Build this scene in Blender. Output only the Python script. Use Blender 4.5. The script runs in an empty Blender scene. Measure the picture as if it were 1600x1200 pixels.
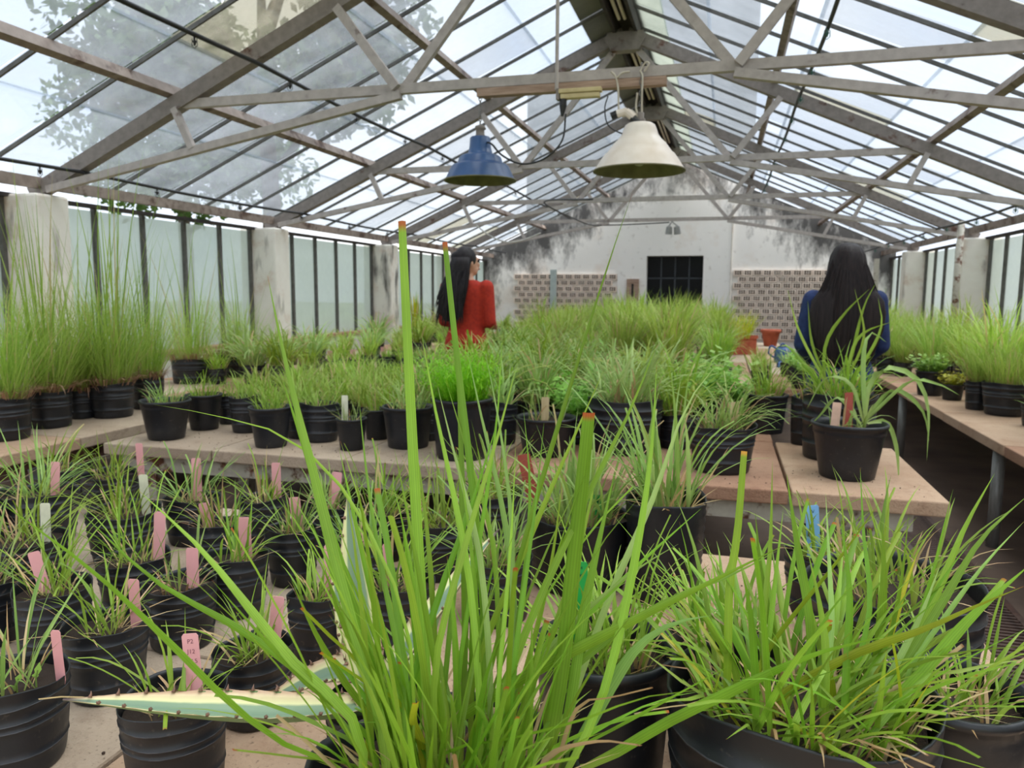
import bpy, bmesh, math, random
from mathutils import Vector, Matrix, noise

random.seed(7)
SC = bpy.context.scene
COL = SC.collection

# ------------------------------------------------------------------ camera
F_PX, YAW, PITCH, ROLL, CAM_H = 1188.66, .2691, .1205, .0062, 1.38
cyw, syw, cpt, spt = math.cos(YAW), math.sin(YAW), math.cos(PITCH), math.sin(PITCH)
FWD = Vector((-syw * cpt, cyw * cpt, -spt))
RGT = Vector((cyw, syw, 0))
UPV = Vector((-syw * spt, cyw * spt, cpt))
CAM = Vector((0, 0, CAM_H))
cr, sr = math.cos(ROLL), math.sin(ROLL)
cam_d = bpy.data.cameras.new('camera')
cam = bpy.data.objects.new('camera', cam_d)
COL.objects.link(cam)
R2, U2 = RGT * cr + UPV * sr, UPV * cr - RGT * sr
m = Matrix((R2, U2, -FWD)).transposed().to_4x4()
m.translation = CAM
cam.matrix_world = m
cam_d.sensor_fit = 'HORIZONTAL'
cam_d.sensor_width = 36
cam_d.lens = F_PX * 36 / 1600
cam_d.clip_start = .05
cam_d.clip_end = 300
cam_d.dof.use_dof = True
cam_d.dof.focus_distance = 1.15
cam_d.dof.aperture_fstop = 9.0
SC.camera = cam

# ------------------------------------------------------------------ sky, exposure
SC.view_settings.view_transform = 'Standard'
SC.view_settings.look = 'None'
SC.view_settings.gamma = 1
SC.view_settings.use_curve_mapping = False
SC.view_settings.exposure = 0.9
W = bpy.data.worlds.new('overcast_sky')
SC.world = W
W.use_nodes = True
nt = W.node_tree
nt.nodes.clear()
wo = nt.nodes.new('ShaderNodeOutputWorld')
bg = nt.nodes.new('ShaderNodeBackground')
tc = nt.nodes.new('ShaderNodeTexCoord')
nz = nt.nodes.new('ShaderNodeTexNoise')
nz.inputs['Scale'].default_value = 3.2
nz.inputs['Detail'].default_value = 6
rp = nt.nodes.new('ShaderNodeValToRGB')
rp.color_ramp.elements[0].position = .38
rp.color_ramp.elements[0].color = (.66, .76, .92, 1)
rp.color_ramp.elements[1].position = .62
rp.color_ramp.elements[1].color = (1, 1, 1, 1)
nt.links.new(tc.outputs['Generated'], nz.inputs['Vector'])
nt.links.new(nz.outputs['Fac'], rp.inputs['Fac'])
nt.links.new(rp.outputs['Color'], bg.inputs['Color'])
bg.inputs['Strength'].default_value = .9
nt.links.new(bg.outputs['Background'], wo.inputs['Surface'])

# bright hazy sun behind thin cloud, high and to the right
sun_d = bpy.data.lights.new('hazy_sun', 'SUN')
sun_d.energy = 4.4
sun_d.angle = math.radians(70)
sun_d.color = (1, .98, .94)
sun = bpy.data.objects.new('hazy_sun', sun_d)
COL.objects.link(sun)
sun.rotation_euler = Vector((-.35, -.15, -1)).to_track_quat('-Z', 'Y').to_euler()


# ------------------------------------------------------------------ pixels to places
def ray(px, py):
    x, y = px - 800, py - 600
    x, y = cr * x + sr * y, -sr * x + cr * y
    return FWD + RGT * (x / F_PX) - UPV * (y / F_PX)


def at_z(px, py, z):
    d = ray(px, py)
    return CAM + d * ((z - CAM_H) / d.z)


def at_y(px, py, Y):
    d = ray(px, py)
    return CAM + d * (Y / d.y)


def at_x(px, py, X):
    d = ray(px, py)
    return CAM + d * (X / d.x)


def at_d(px, py, D):
    return CAM + ray(px, py) * D


def depth(p):
    return (Vector(p) - CAM).dot(FWD)


# ------------------------------------------------------------------ materials
def lin(c):
    c = [v / 255 for v in c]
    return tuple(v / 12.92 if v <= .04045 else ((v + .055) / 1.055) ** 2.4 for v in c) + (1,)


class N:
    def __init__(self, name):
        self.m = bpy.data.materials.new(name)
        self.m.use_nodes = True
        self.t = self.m.node_tree
        self.t.nodes.clear()
        self.out = self.t.nodes.new('ShaderNodeOutputMaterial')

    def n(self, kind, **kw):
        nd = self.t.nodes.new('ShaderNode' + kind)
        for k, v in kw.items():
            if k.startswith('_'):
                setattr(nd, k[1:], v)
            else:
                k = int(k[1:]) if k[0] == 'i' and k[1:].isdigit() else k.replace('__', ' ')
                if isinstance(v, bpy.types.NodeSocket):
                    self.t.links.new(v, nd.inputs[k])
                else:
                    nd.inputs[k].default_value = v
        return nd

    def ramp(self, fac, stops):
        r = self.n('ValToRGB', Fac=fac)
        e = r.color_ramp.elements
        while len(e) < len(stops):
            e.new(.5)
        for el, (p, c) in zip(e, stops):
            el.position = p
            el.color = c if len(c) == 4 else lin(c)
        return r.outputs['Color']

    def mixc(self, fac, a, b, mode='MIX'):
        nd = self.n('Mix', _data_type='RGBA', _blend_type=mode)
        for k, v in ((0, fac), (6, a), (7, b)):
            if isinstance(v, bpy.types.NodeSocket):
                self.t.links.new(v, nd.inputs[k])
            else:
                nd.inputs[k].default_value = v
        return nd.outputs[2]

    def noise(self, scale, detail=3, coord='Object', stretch=None, rough=.55):
        c = self.n('TexCoord').outputs[coord]
        if stretch:
            c = self.n('Mapping', Vector=c, Scale=stretch).outputs[0]
        return self.n('TexNoise', Vector=c, Scale=scale, Detail=detail, Roughness=rough).outputs['Fac']

    def surf(self, s):
        self.t.links.new(s, self.out.inputs['Surface'])
        return self.m

    def bump(self, h, strength=.3, dist=.01):
        return self.n('Bump', Height=h, Strength=strength, Distance=dist).outputs[0]


def plain(name, c1, c2=None, rough=.6, scale=12, metal=0, bump=0, stretch=None, detail=4, rand=0, spec=.5):
    k = N(name)
    c2 = c2 or tuple(v * .8 for v in c1)
    nz_ = k.noise(scale, detail, stretch=stretch)
    col = k.ramp(nz_, [(.35, c1), (.68, c2)])
    if rand:
        oi = k.n('ObjectInfo').outputs['Random']
        mr = k.n('MapRange', Value=oi, i3=1 - rand, i4=1 + rand).outputs[0]
        hs = k.n('HueSaturation', Color=col, Value=mr)
        col = hs.outputs[0]
    b = k.n('BsdfPrincipled', Base__Color=col, Roughness=rough, Metallic=metal)
    b.inputs['Specular IOR Level'].default_value = spec
    if bump:
        k.t.links.new(k.bump(nz_, bump), b.inputs['Normal'])
    return k.surf(b.outputs[0])


def rusty(name, paint, paint2, rust=(112, 66, 42), amount=.56, scale=5):
    k = N(name)
    n1 = k.noise(scale, 6, rough=.65)
    n2 = k.noise(scale * 4, 3)
    base = k.ramp(n2, [(.3, paint), (.75, paint2)])
    rmask = k.ramp(n1, [(amount, (0, 0, 0, 1)), (amount + .09, (1, 1, 1, 1))])
    rc = k.ramp(n2, [(.3, rust), (.7, tuple(v * .6 for v in rust))])
    col = k.mixc(rmask, base, rc)
    b = k.n('BsdfPrincipled', Base__Color=col, Roughness=.6)
    return k.surf(b.outputs[0])


def leaf_mat(name, base, mids, tip, straw=.0, strawc=(196, 172, 122), trans=.35, rough=.42):
    """blade colour: 't' runs along the blade, 'rnd' is one number per blade"""
    k = N(name)
    t = k.n('Attribute', _attribute_name='t').outputs['Fac']
    r = k.n('Attribute', _attribute_name='rnd').outputs['Fac']
    oi = k.n('ObjectInfo').outputs['Random']
    mid = k.ramp(r, [(i / max(1, len(mids) - 1), c) for i, c in enumerate(mids)])
    low = k.ramp(t, [(0, (1, 1, 1, 1)), (.22, (0, 0, 0, 1))])
    col = k.mixc(low, mid, lin(base))
    # some tips are dry
    dry = k.n('Math', _operation='MULTIPLY', i0=k.ramp(t, [(.978, (0, 0, 0, 1)), (.993, (1, 1, 1, 1))]),
              i1=k.ramp(k.n('Math', _operation='FRACT', i0=k.n('Math', _operation='MULTIPLY', i0=r, i1=17.0).outputs[0]).outputs[0],
                        [(.55, (0, 0, 0, 1)), (.7, (1, 1, 1, 1))])).outputs[0]
    col = k.mixc(dry, col, lin(tip))
    if straw:
        sm = k.ramp(k.n('Math', _operation='FRACT', i0=k.n('Math', _operation='MULTIPLY', i0=r, i1=7.3).outputs[0]).outputs[0],
                    [(1 - straw - .01, (0, 0, 0, 1)), (1 - straw, (1, 1, 1, 1))])
        col = k.mixc(sm, col, lin(strawc))
    hs = k.n('HueSaturation', Color=col, Value=k.n('MapRange', Value=oi, i3=.85, i4=1.15).outputs[0],
             Hue=k.n('MapRange', Value=oi, i3=.485, i4=.51).outputs[0])
    col = hs.outputs[0]
    # veins along the blade and a pale midrib
    u = k.n('Attribute', _attribute_name='u').outputs['Fac']
    vein = k.n('Math', _operation='SINE', i0=k.n('Math', _operation='MULTIPLY', i0=u, i1=16.0).outputs[0]).outputs[0]
    blot = k.noise(22, 3, stretch=(1, 1, .3))
    val = k.n('Math', _operation='ADD', i0=k.n('MapRange', Value=vein, i1=-1, i2=1, i3=.9, i4=1.08).outputs[0],
              i1=k.n('MapRange', Value=blot, i1=.3, i2=.7, i3=-.12, i4=.12).outputs[0]).outputs[0]
    rib = k.n('MapRange', Value=k.n('Math', _operation='ABSOLUTE', i0=u).outputs[0], i1=0, i2=.14, i3=.16, i4=0).outputs[0]
    val = k.n('Math', _operation='ADD', i0=val, i1=rib).outputs[0]
    col = k.n('HueSaturation', Color=col, Value=val).outputs[0]
    b = k.n('BsdfPrincipled', Base__Color=col, Roughness=rough)
    b.inputs['Specular IOR Level'].default_value = .35
    tr = k.n('BsdfTranslucent', Color=col)
    mx = k.n('MixShader', Fac=trans, i1=b.outputs[0], i2=tr.outputs[0])
    return k.surf(mx.outputs[0])


def glass_mat(name, tint, milk, milkc, milk_var, gloss=.06, scale=2.0):
    k = N(name)
    n1 = k.noise(scale, 5, coord='Object', rough=.6)
    oi = k.n('ObjectInfo').outputs['Random']
    f = k.n('MapRange', Value=n1, i1=.35, i2=.7, i3=milk - milk_var, i4=milk + milk_var).outputs[0]
    f = k.n('Math', _operation='ADD', _use_clamp=True, i0=f,
            i1=k.n('MapRange', Value=oi, i3=-milk_var * .6, i4=milk_var * .6).outputs[0]).outputs[0]
    tp = k.n('BsdfTransparent', Color=lin(tint))
    df = k.n('BsdfDiffuse', Color=lin(milkc))
    tl = k.n('BsdfTranslucent', Color=lin(milkc))
    mk = k.n('MixShader', Fac=.72, i1=df.outputs[0], i2=tl.outputs[0])
    a = k.n('MixShader', Fac=f, i1=tp.outputs[0], i2=mk.outputs[0])
    gl = k.n('BsdfGlossy', Color=(1, 1, 1, 1), Roughness=.08)
    b = k.n('MixShader', Fac=gloss, i1=a.outputs[0], i2=gl.outputs[0])
    return k.surf(b.outputs[0])


M = {}
M['steel'] = rusty('painted_grey_steel', (138, 129, 123), (116, 107, 101), amount=.60)
M['steel_pale'] = rusty('pale_grey_steel', (182, 173, 168), (158, 149, 144), amount=.64)
M['rust_beam'] = rusty('rust_stained_purlin', (142, 128, 118), (114, 99, 89), rust=(104, 76, 60), amount=.53, scale=4)
M['bar'] = rusty('dark_glazing_bar', (98, 96, 92), (72, 70, 66), rust=(98, 74, 56), amount=.62)
M['wood'] = plain('weathered_batten', (178, 152, 134), (140, 112, 94), rough=.8, scale=6, stretch=(1, 12, 12))
M['dark_wood'] = plain('dark_ridge_board', (62, 54, 52), (38, 34, 33), rough=.8)
M['glass'] = glass_mat('roof_glass', (238, 242, 245), .24, (186, 190, 197), .08)
M['glass_dirty'] = glass_mat('dirty_roof_glass', (226, 230, 234), .32, (176, 180, 185), .12)
M['glass_lichen'] = glass_mat('lichen_stained_roof_glass', (212, 212, 204), .3, (186, 183, 172), .16, scale=5)
M['flap_grey'] = plain('grey_ridge_panel', (128, 129, 128), (104, 105, 104), rough=.6, scale=3)
M['flap_green'] = glass_mat('pale_ridge_panel', (205, 212, 205), .4, (205, 208, 200), .1)
M['milk_glass'] = glass_mat('whitewashed_side_glass', (212, 219, 217), .6, (218, 223, 221), .1, gloss=.05, scale=1.2)
M['black'] = plain('black_plastic', (34, 35, 38), (24, 25, 27), rough=.5)
M['pipe'] = plain('black_hose', (38, 38, 40), (26, 26, 28), rough=.5)
M['emitter'] = plain('green_emitter', (52, 98, 88), rough=.5)
M['white_cable'] = plain('white_cable', (205, 202, 194), rough=.6)
M['string'] = plain('knotted_string', (205, 198, 184), (176, 165, 148), rough=.9)
M['chain'] = plain('lamp_chain', (140, 138, 134), (100, 98, 95), rough=.4, metal=.6)
M['lamp_blue'] = plain('blue_enamel', (50, 86, 134), (38, 68, 112), rough=.32, scale=7)
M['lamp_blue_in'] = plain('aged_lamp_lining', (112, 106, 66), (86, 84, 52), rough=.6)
M['lamp_cream'] = plain('cream_enamel', (234, 224, 213), (216, 200, 184), rough=.38, scale=5)
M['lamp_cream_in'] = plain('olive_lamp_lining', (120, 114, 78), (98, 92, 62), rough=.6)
M['bulb'] = plain('frosted_bulb', (196, 194, 176), rough=.3)
M['fixture'] = plain('yellowed_fixture', (206, 190, 142), (186, 168, 122), rough=.5)


def slab_mat(name, c1, c2, spot):
    k = N(name)
    oi = k.n('ObjectInfo').outputs['Random']
    big_ = k.noise(2.2, 6, rough=.6)
    med = k.noise(14, 6, rough=.65)
    fin = k.noise(120, 3)
    col = k.ramp(big_, [(.35, c1), (.65, c2)])
    col = k.mixc(k.ramp(med, [(.52, (0, 0, 0, 1)), (.75, (.7, .7, .7, 1))]), col, lin(spot))
    col = k.mixc(k.ramp(fin, [(.6, (0, 0, 0, 1)), (.72, (.55, .55, .55, 1))]), col, lin(tuple(v * .6 for v in spot)))
    hs = k.n('HueSaturation', Color=col, Value=k.n('MapRange', Value=oi, i3=.92, i4=1.08).outputs[0])
    b_ = k.n('BsdfPrincipled', Base__Color=hs.outputs[0], Roughness=.9)
    hgt = k.n('Math', _operation='ADD', i0=med, i1=fin).outputs[0]
    k.t.links.new(k.bump(hgt, .5, .006), b_.inputs['Normal'])
    return k.surf(b_.outputs[0])


M['slab'] = slab_mat('tan_concrete_slab', (198, 168, 140), (182, 148, 120), (158, 122, 96))
M['slab_grey'] = slab_mat('grey_beige_slab', (188, 168, 146), (172, 150, 128), (142, 120, 100))
M['slab_red'] = slab_mat('reddish_slab', (178, 140, 114), (160, 120, 94), (132, 92, 72))
M['frame_white'] = rusty('flaking_white_frame', (190, 184, 170), (172, 165, 150), rust=(128, 74, 44), amount=.54, scale=9)
M['frame_red'] = rusty('red_brown_frame', (112, 78, 66), (92, 62, 52), rust=(78, 48, 38), amount=.5)
M['leg_pipe'] = plain('galvanised_leg', (150, 150, 146), (126, 125, 121), rough=.45, metal=.3, stretch=(6, 6, 1))
M['floor'] = plain('worn_brown_floor', (112, 92, 78), (78, 62, 52), rough=.85, scale=1.4, detail=9, bump=.15)
M['grate'] = rusty('rusty_grate', (92, 70, 58), (72, 54, 46), rust=(86, 52, 36), amount=.45)
M['soil'] = plain('potting_soil', (70, 52, 40), (38, 29, 24), rough=.95, scale=60, bump=.6)
M['terracotta'] = plain('terracotta', (186, 96, 68), (160, 78, 54), rough=.8)
M['wood_tag'] = plain('wood_tag', (216, 194, 152), (196, 172, 128), rough=.8, stretch=(20, 20, 1))
M['tag_pink'] = plain('pink_tag', (233, 168, 170), (224, 156, 160), rough=.5)
M['tag_cream'] = plain('cream_tag', (232, 230, 202), rough=.5)
M['tag_green'] = plain('green_tag', (44, 178, 88), (38, 166, 80), rough=.45)
M['tag_blue'] = plain('blue_tag', (140, 190, 244), (128, 180, 240), rough=.5)
M['tag_red'] = plain('red_tag', (176, 84, 70), (160, 74, 62), rough=.6)
M['tag_peach'] = plain('peach_tag', (230, 190, 166), rough=.5)
M['ink'] = plain('pencil_mark', (150, 92, 104), rough=.8)
M['ink_dark'] = plain('marker_ink', (26, 62, 60), rough=.7)
M['earth'] = plain('outside_ground', (116, 128, 84), (98, 104, 72), rough=.95, scale=1)
M['blue_plastic'] = plain('blue_plastic', (52, 92, 152), (42, 78, 132), rough=.45)


def pot_mat():
    k = N('black_poly_pot')
    n1 = k.noise(9, 5)
    n2 = k.noise(70, 2)
    oi = k.n('ObjectInfo').outputs['Random']
    c = k.ramp(n1, [(.3, (20, 21, 25)), (.62, (29, 31, 36)), (.8, (52, 51, 50))])
    c = k.mixc(k.ramp(n2, [(.66, (0, 0, 0, 1)), (.76, (.5, .5, .5, 1))]), c, lin((92, 82, 72)))
    hs = k.n('HueSaturation', Color=c, Value=k.n('MapRange', Value=oi, i3=.75, i4=1.25).outputs[0])
    b = k.n('BsdfPrincipled', Base__Color=hs.outputs[0], Roughness=.42)
    k.t.links.new(k.bump(n1, .25), b.inputs['Normal'])
    return k.surf(b.outputs[0])


M['pot'] = pot_mat()
M['welt'] = plain('scuffed_pot_welt', (84, 86, 92), (44, 46, 50), rough=.5, scale=30)
M['grass'] = leaf_mat('fresh_grass', (168, 178, 92), [(124, 158, 50), (146, 178, 58), (162, 190, 76), (118, 152, 58)],
                      (176, 110, 50), straw=.05)
M['grass_tuft'] = leaf_mat('bright_long_grass', (170, 186, 84), [(112, 154, 40), (132, 174, 46), (152, 186, 62), (120, 160, 52)],
                           (182, 96, 48), straw=.0, trans=.4)
M['grass_blue'] = leaf_mat('bluish_grass', (160, 172, 96), [(126, 160, 78), (146, 178, 90), (168, 196, 112), (138, 170, 72)],
                           (170, 150, 80), straw=.06)
M['grass_fine'] = leaf_mat('fine_feathery_grass', (158, 158, 86), [(132, 164, 66), (150, 178, 74), (168, 190, 94), (146, 168, 76)],
                           (184, 168, 104), straw=.08, strawc=(186, 172, 118))
M['grass_yellow'] = leaf_mat('yellowing_grass', (186, 178, 84), [(150, 178, 40), (178, 186, 46), (200, 188, 52), (140, 170, 52)],
                             (206, 128, 46), straw=.1)
M['grass_olive'] = leaf_mat('olive_grass', (150, 168, 60), [(128, 156, 38), (146, 166, 44), (160, 172, 50)], (214, 150, 62))
M['grass_far'] = leaf_mat('yellow_green_far_grass', (170, 176, 90), [(148, 178, 66), (166, 190, 78), (184, 200, 100), (140, 170, 66)], (196, 180, 96), straw=.05)  # blades of a paler, yellower green than the fresh grass
M['grass_pale'] = leaf_mat('pale_arching_grass', (170, 180, 110), [(146, 182, 96), (164, 196, 112), (186, 210, 136), (154, 186, 92)], (180, 170, 100), straw=.04)
M['straw'] = leaf_mat('dry_straw', (176, 148, 104), [(204, 178, 132), (184, 154, 108), (168, 132, 92), (212, 190, 146)], (160, 120, 80), trans=.15)
M['dry_root'] = leaf_mat('dry_roots', (140, 104, 80), [(172, 138, 112), (140, 106, 84), (122, 90, 74)], (150, 120, 96), trans=.1)
M['herb'] = leaf_mat('leafy_herb', (120, 150, 70), [(112, 160, 60), (140, 182, 80), (160, 196, 98)], (150, 180, 80), trans=.3)
M['herb_yellow'] = leaf_mat('yellow_green_herb', (150, 156, 60), [(162, 172, 54), (184, 184, 62), (196, 190, 74)], (186, 170, 60), trans=.3)
M['tree'] = leaf_mat('tree_leaf', (70, 92, 50), [(66, 92, 46), (86, 112, 58), (54, 80, 40)], (80, 100, 50), trans=.3)
M['bark'] = plain('bark', (92, 80, 68), (70, 60, 52), rough=.9)


def stained_wall():
    """white limewash, mould following the roof line on both sides of the gable"""
    k = N('mouldy_limewash')
    tcn = k.n('TexCoord').outputs['Object']
    sx = k.n('SeparateXYZ', Vector=tcn)
    ax = k.n('Math', _operation='ABSOLUTE', i0=k.n('Math', _operation='ADD', i0=sx.outputs[0], i1=.991).outputs[0]).outputs[0]
    roofz = k.n('Math', _operation='MULTIPLY_ADD', i0=ax, i1=-.4445, i2=3.83).outputs[0]
    d = k.n('Math', _operation='SUBTRACT', i0=roofz, i1=sx.outputs[2]).outputs[0]
    streak = k.n('TexNoise', Vector=k.n('Mapping', Vector=tcn, Scale=(2.0, 2.0, .9)).outputs[0], Scale=1.5, Detail=10, Roughness=.74).outputs['Fac']
    side = k.n('MapRange', Value=ax, i1=.8, i2=2.6, i3=0, i4=.17).outputs[0]
    near = k.n('MapRange', Value=d, i1=0, i2=1.3, i3=.16, i4=-.26).outputs[0]
    s = k.n('Math', _operation='ADD', i0=streak, i1=k.n('Math', _operation='ADD', i0=side, i1=near).outputs[0]).outputs[0]
    mould = k.ramp(s, [(.56, (0, 0, 0, 1)), (.68, (.55, .55, .55, 1)), (.8, (.92, .92, .92, 1))])
    big = k.noise(.9, 5, rough=.6)
    fine = k.noise(9, 6)
    base = k.ramp(big, [(.32, (240, 238, 233)), (.55, (244, 241, 236)), (.74, (228, 214, 200))])
    base = k.mixc(k.ramp(fine, [(.62, (0, 0, 0, 1)), (.76, (.45, .45, .45, 1))]), base, lin((160, 146, 134)))
    col = k.mixc(mould, base, lin((48, 47, 48)))
    b = k.n('BsdfPrincipled', Base__Color=col, Roughness=.9)
    b.inputs['Specular IOR Level'].default_value = .2
    k.t.links.new(k.bump(fine, .3), b.inputs['Normal'])
    return k.surf(b.outputs[0])


def peeling(name, dark, amt):
    k = N(name)
    tcn = k.n('TexCoord').outputs['Object']
    oi = k.n('ObjectInfo').outputs['Random']
    off = k.n('Vector' + 'Math', _operation='SCALE', i0=(7, 3, 5), Scale=oi).outputs[0]
    v = k.n('VectorMath', _operation='ADD', i0=tcn, i1=off).outputs[0]
    a = k.n('TexNoise', Vector=v, Scale=2.6, Detail=7, Roughness=.65).outputs['Fac']
    b2 = k.n('TexNoise', Vector=k.n('Mapping', Vector=v, Scale=(5, 5, 1.2)).outputs[0], Scale=1.5, Detail=6).outputs['Fac']
    base = k.ramp(a, [(.3, (236, 232, 222)), (.54, (228, 222, 212)), (.66, (208, 190, 174)), (.8, (188, 164, 148))])
    st = k.ramp(b2, [(amt, (0, 0, 0, 1)), (amt + .16, (.85, .85, .85, 1))])
    col = k.mixc(st, base, lin(dark))
    p = k.n('BsdfPrincipled', Base__Color=col, Roughness=.9)
    k.t.links.new(k.bump(a, .3), p.inputs['Normal'])
    return k.surf(p.outputs[0])


M['endwall'] = stained_wall()
M['column'] = peeling('peeling_column', (96, 88, 84), .60)
M['column_dark'] = peeling('mouldy_column', (58, 54, 52), .50)
M['lowwall'] = peeling('low_wall_plaster', (110, 98, 88), .58)
M['brick'] = plain('whitewashed_hollow_brick', (246, 230, 216), (226, 204, 186), rough=.9, scale=14, rand=.08)
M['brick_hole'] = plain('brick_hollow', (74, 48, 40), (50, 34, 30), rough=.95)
M['window_dark'] = plain('dark_window_glass', (12, 14, 18), (8, 9, 11), rough=.3, spec=.15)
M['window_bar'] = plain('window_bar', (66, 72, 78), rough=.6)
M['room_dark'] = plain('unlit_room', (36, 36, 38), rough=.9)


# ------------------------------------------------------------------ mesh helpers
class MB:
    """collects vertices and faces for ONE mesh object"""

    def __init__(self):
        self.v, self.f, self.mi = [], [], []
        self.t, self.r, self.u = [], [], []

    def vert(self, p, t=0, r=0, u=0):
        self.v.append(tuple(p))
        self.t.append(t)
        self.r.append(r)
        self.u.append(u)
        return len(self.v) - 1

    def face(self, ids, mi=0):
        self.f.append(tuple(ids))
        self.mi.append(mi)

    def box(self, a, b, mi=0):
        x0, y0, z0 = a
        x1, y1, z1 = b
        i = [self.vert(p) for p in ((x0, y0, z0), (x1, y0, z0), (x1, y1, z0), (x0, y1, z0), (x0, y0, z1), (x1, y0, z1), (x1, y1, z1), (x0, y1, z1))]
        for q in ((0, 3, 2, 1), (4, 5, 6, 7), (0, 1, 5, 4), (1, 2, 6, 5), (2, 3, 7, 6), (3, 0, 4, 7)):
            self.face([i[k] for k in q], mi)
        return self

    def beam(self, p0, p1, w, h, side=None, mi=0):
        """square bar from p0 to p1, w across, h deep"""
        p0, p1 = Vector(p0), Vector(p1)
        d = (p1 - p0).normalized()
        s = Vector(side) if side else d.cross(Vector((0, 0, 1)))
        if s.length < 1e-4:
            s = Vector((1, 0, 0))
        s.normalize()
        u = s.cross(d).normalized()
        ids = []
        for p in (p0, p1):
            for a, b in ((-1, -1), (1, -1), (1, 1), (-1, 1)):
                ids.append(self.vert(p + s * (a * w / 2) + u * (b * h / 2)))
        for q in ((0, 1, 2, 3), (7, 6, 5, 4), (0, 4, 5, 1), (1, 5, 6, 2), (2, 6, 7, 3), (3, 7, 4, 0)):
            self.face([ids[k] for k in q], mi)
        return self

    def tube(self, pts, r, n=6, mi=0, cap=True):
        pts = [Vector(p) for p in pts]
        rr = r if isinstance(r, (list, tuple)) else [r] * len(pts)
        rings = []
        ref = None
        for i, p in enumerate(pts):
            d = (pts[min(i + 1, len(pts) - 1)] - pts[max(i - 1, 0)]).normalized()
            if ref is None:
                ref = d.orthogonal().normalized()
            ref = (ref - d * ref.dot(d))
            if ref.length < 1e-5:
                ref = d.orthogonal()
            ref.normalize()
            u = d.cross(ref)
            rings.append([self.vert(p + (ref * math.cos(a) + u * math.sin(a)) * rr[i]) for a in [2 * math.pi * k / n for k in range(n)]])
        for a, b in zip(rings, rings[1:]):
            for k in range(n):
                self.face((a[k], a[(k + 1) % n], b[(k + 1) % n], b[k]), mi)
        if cap:
            self.face(rings[0][::-1], mi)
            self.face(rings[-1], mi)
        return self

    def lathe(self, prof, n=28, wob=None, mi=0, close=True, c=(0, 0, 0)):
        """prof: (radius, z[, material]) from bottom to top"""
        rings = []
        for j, pr in enumerate(prof):
            r, z = pr[0], pr[1]
            ring = []
            for k in range(n):
                a = 2 * math.pi * k / n
                rr, zz = (r, z) if wob is None else wob(r, z, a, j)
                ring.append(self.vert((c[0] + rr * math.cos(a), c[1] + rr * math.sin(a), c[2] + zz)))
            rings.append(ring)
        for j, (a, b) in enumerate(zip(rings, rings[1:])):
            q = prof[j + 1][2] if len(prof[j + 1]) > 2 else mi
            for k in range(n):
                self.face((a[k], a[(k + 1) % n], b[(k + 1) % n], b[k]), q)
        if close:
            self.face(rings[0][::-1], mi)
        return rings

    def blade(self, pts, w, r=0, fold=.25, mi=0, flat_end=False, taper=.55, side=None, base_w=.55):
        """grass blade: a folded strip along pts"""
        pts = [Vector(p) for p in pts]
        n = len(pts)
        prev = None
        for i, p in enumerate(pts):
            t = i / (n - 1)
            d = (pts[min(i + 1, n - 1)] - pts[max(i - 1, 0)]).normalized()
            s = Vector(side) if side is not None else d.cross(Vector((0, 0, 1)))
            s = s - d * s.dot(d)
            if s.length < 1e-3:
                s = d.orthogonal()
            s.normalize()
            u = d.cross(s)
            ww = w * .5 * min(1, base_w + 2.2 * t)
            if t > taper:
                e = (t - taper) / (1 - taper)
                ww *= (1 - e * (.25 if flat_end else .985))
            row = [self.vert(p - s * ww + u * ww * fold, t, r, -1), self.vert(p - u * ww * fold * .6, t, r, 0), self.vert(p + s * ww + u * ww * fold, t, r, 1)]
            if prev:
                self.face((prev[0], prev[1], row[1], row[0]), mi)
                self.face((prev[1], prev[2], row[2], row[1]), mi)
            prev = row

    def ribbon(self, pts, w, r=0, mi=0, side=None):
        """cheap blade: one strip, pointed"""
        n = len(pts)
        prev = None
        for i, p in enumerate(pts):
            t = i / (n - 1)
            d = (pts[min(i + 1, n - 1)] - pts[max(i - 1, 0)])
            s = side if side is not None else Vector((d.y, -d.x, 0))
            if s.length < 1e-5:
                s = Vector((1, 0, 0))
            s = s.normalized()
            if i == n - 1:
                row = [self.vert(p, 1, r)]
            else:
                ww = w * .5 * min(1, .6 + 2 * t) * (1 if t < .5 else 1 - (t - .5) * 1.2)
                row = [self.vert(p - s * ww, t, r), self.vert(p + s * ww, t, r)]
            if prev:
                if len(row) == 1:
                    self.face((prev[0], prev[1], row[0]), mi)
                else:
                    self.face((prev[0], prev[1], row[1], row[0]), mi)
            prev = row

    def mesh(self, name, mats, smooth=False, attrs=False):
        me = bpy.data.meshes.new(name)
        me.from_pydata(self.v, [], self.f)
        for q in (mats if isinstance(mats, (list, tuple)) else [mats]):
            me.materials.append(M[q] if isinstance(q, str) else q)
        if any(self.mi):
            me.polygons.foreach_set('material_index', self.mi)
        if attrs:
            a = me.attributes.new('t', 'FLOAT', 'POINT')
            a.data.foreach_set('value', self.t)
            a = me.attributes.new('rnd', 'FLOAT', 'POINT')
            a.data.foreach_set('value', self.r)
            a = me.attributes.new('u', 'FLOAT', 'POINT')
            a.data.foreach_set('value', self.u)
        if smooth:
            me.polygons.foreach_set('use_smooth', [True] * len(self.f))
        me.update()
        return me

    def obj(self, name, mats, parent=None, smooth=False, attrs=False):
        return link(name, self.mesh(name, mats, smooth, attrs), parent)


def link(name, me, parent=None, loc=None, rotz=0, scale=None):
    o = bpy.data.objects.new(name, me)
    COL.objects.link(o)
    if parent:
        o.parent = parent
    if loc is not None:
        o.location = loc
    if rotz:
        o.rotation_euler = (0, 0, rotz)
    if scale is not None:
        o.scale = (scale,) * 3 if isinstance(scale, (int, float)) else scale
    return o


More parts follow.
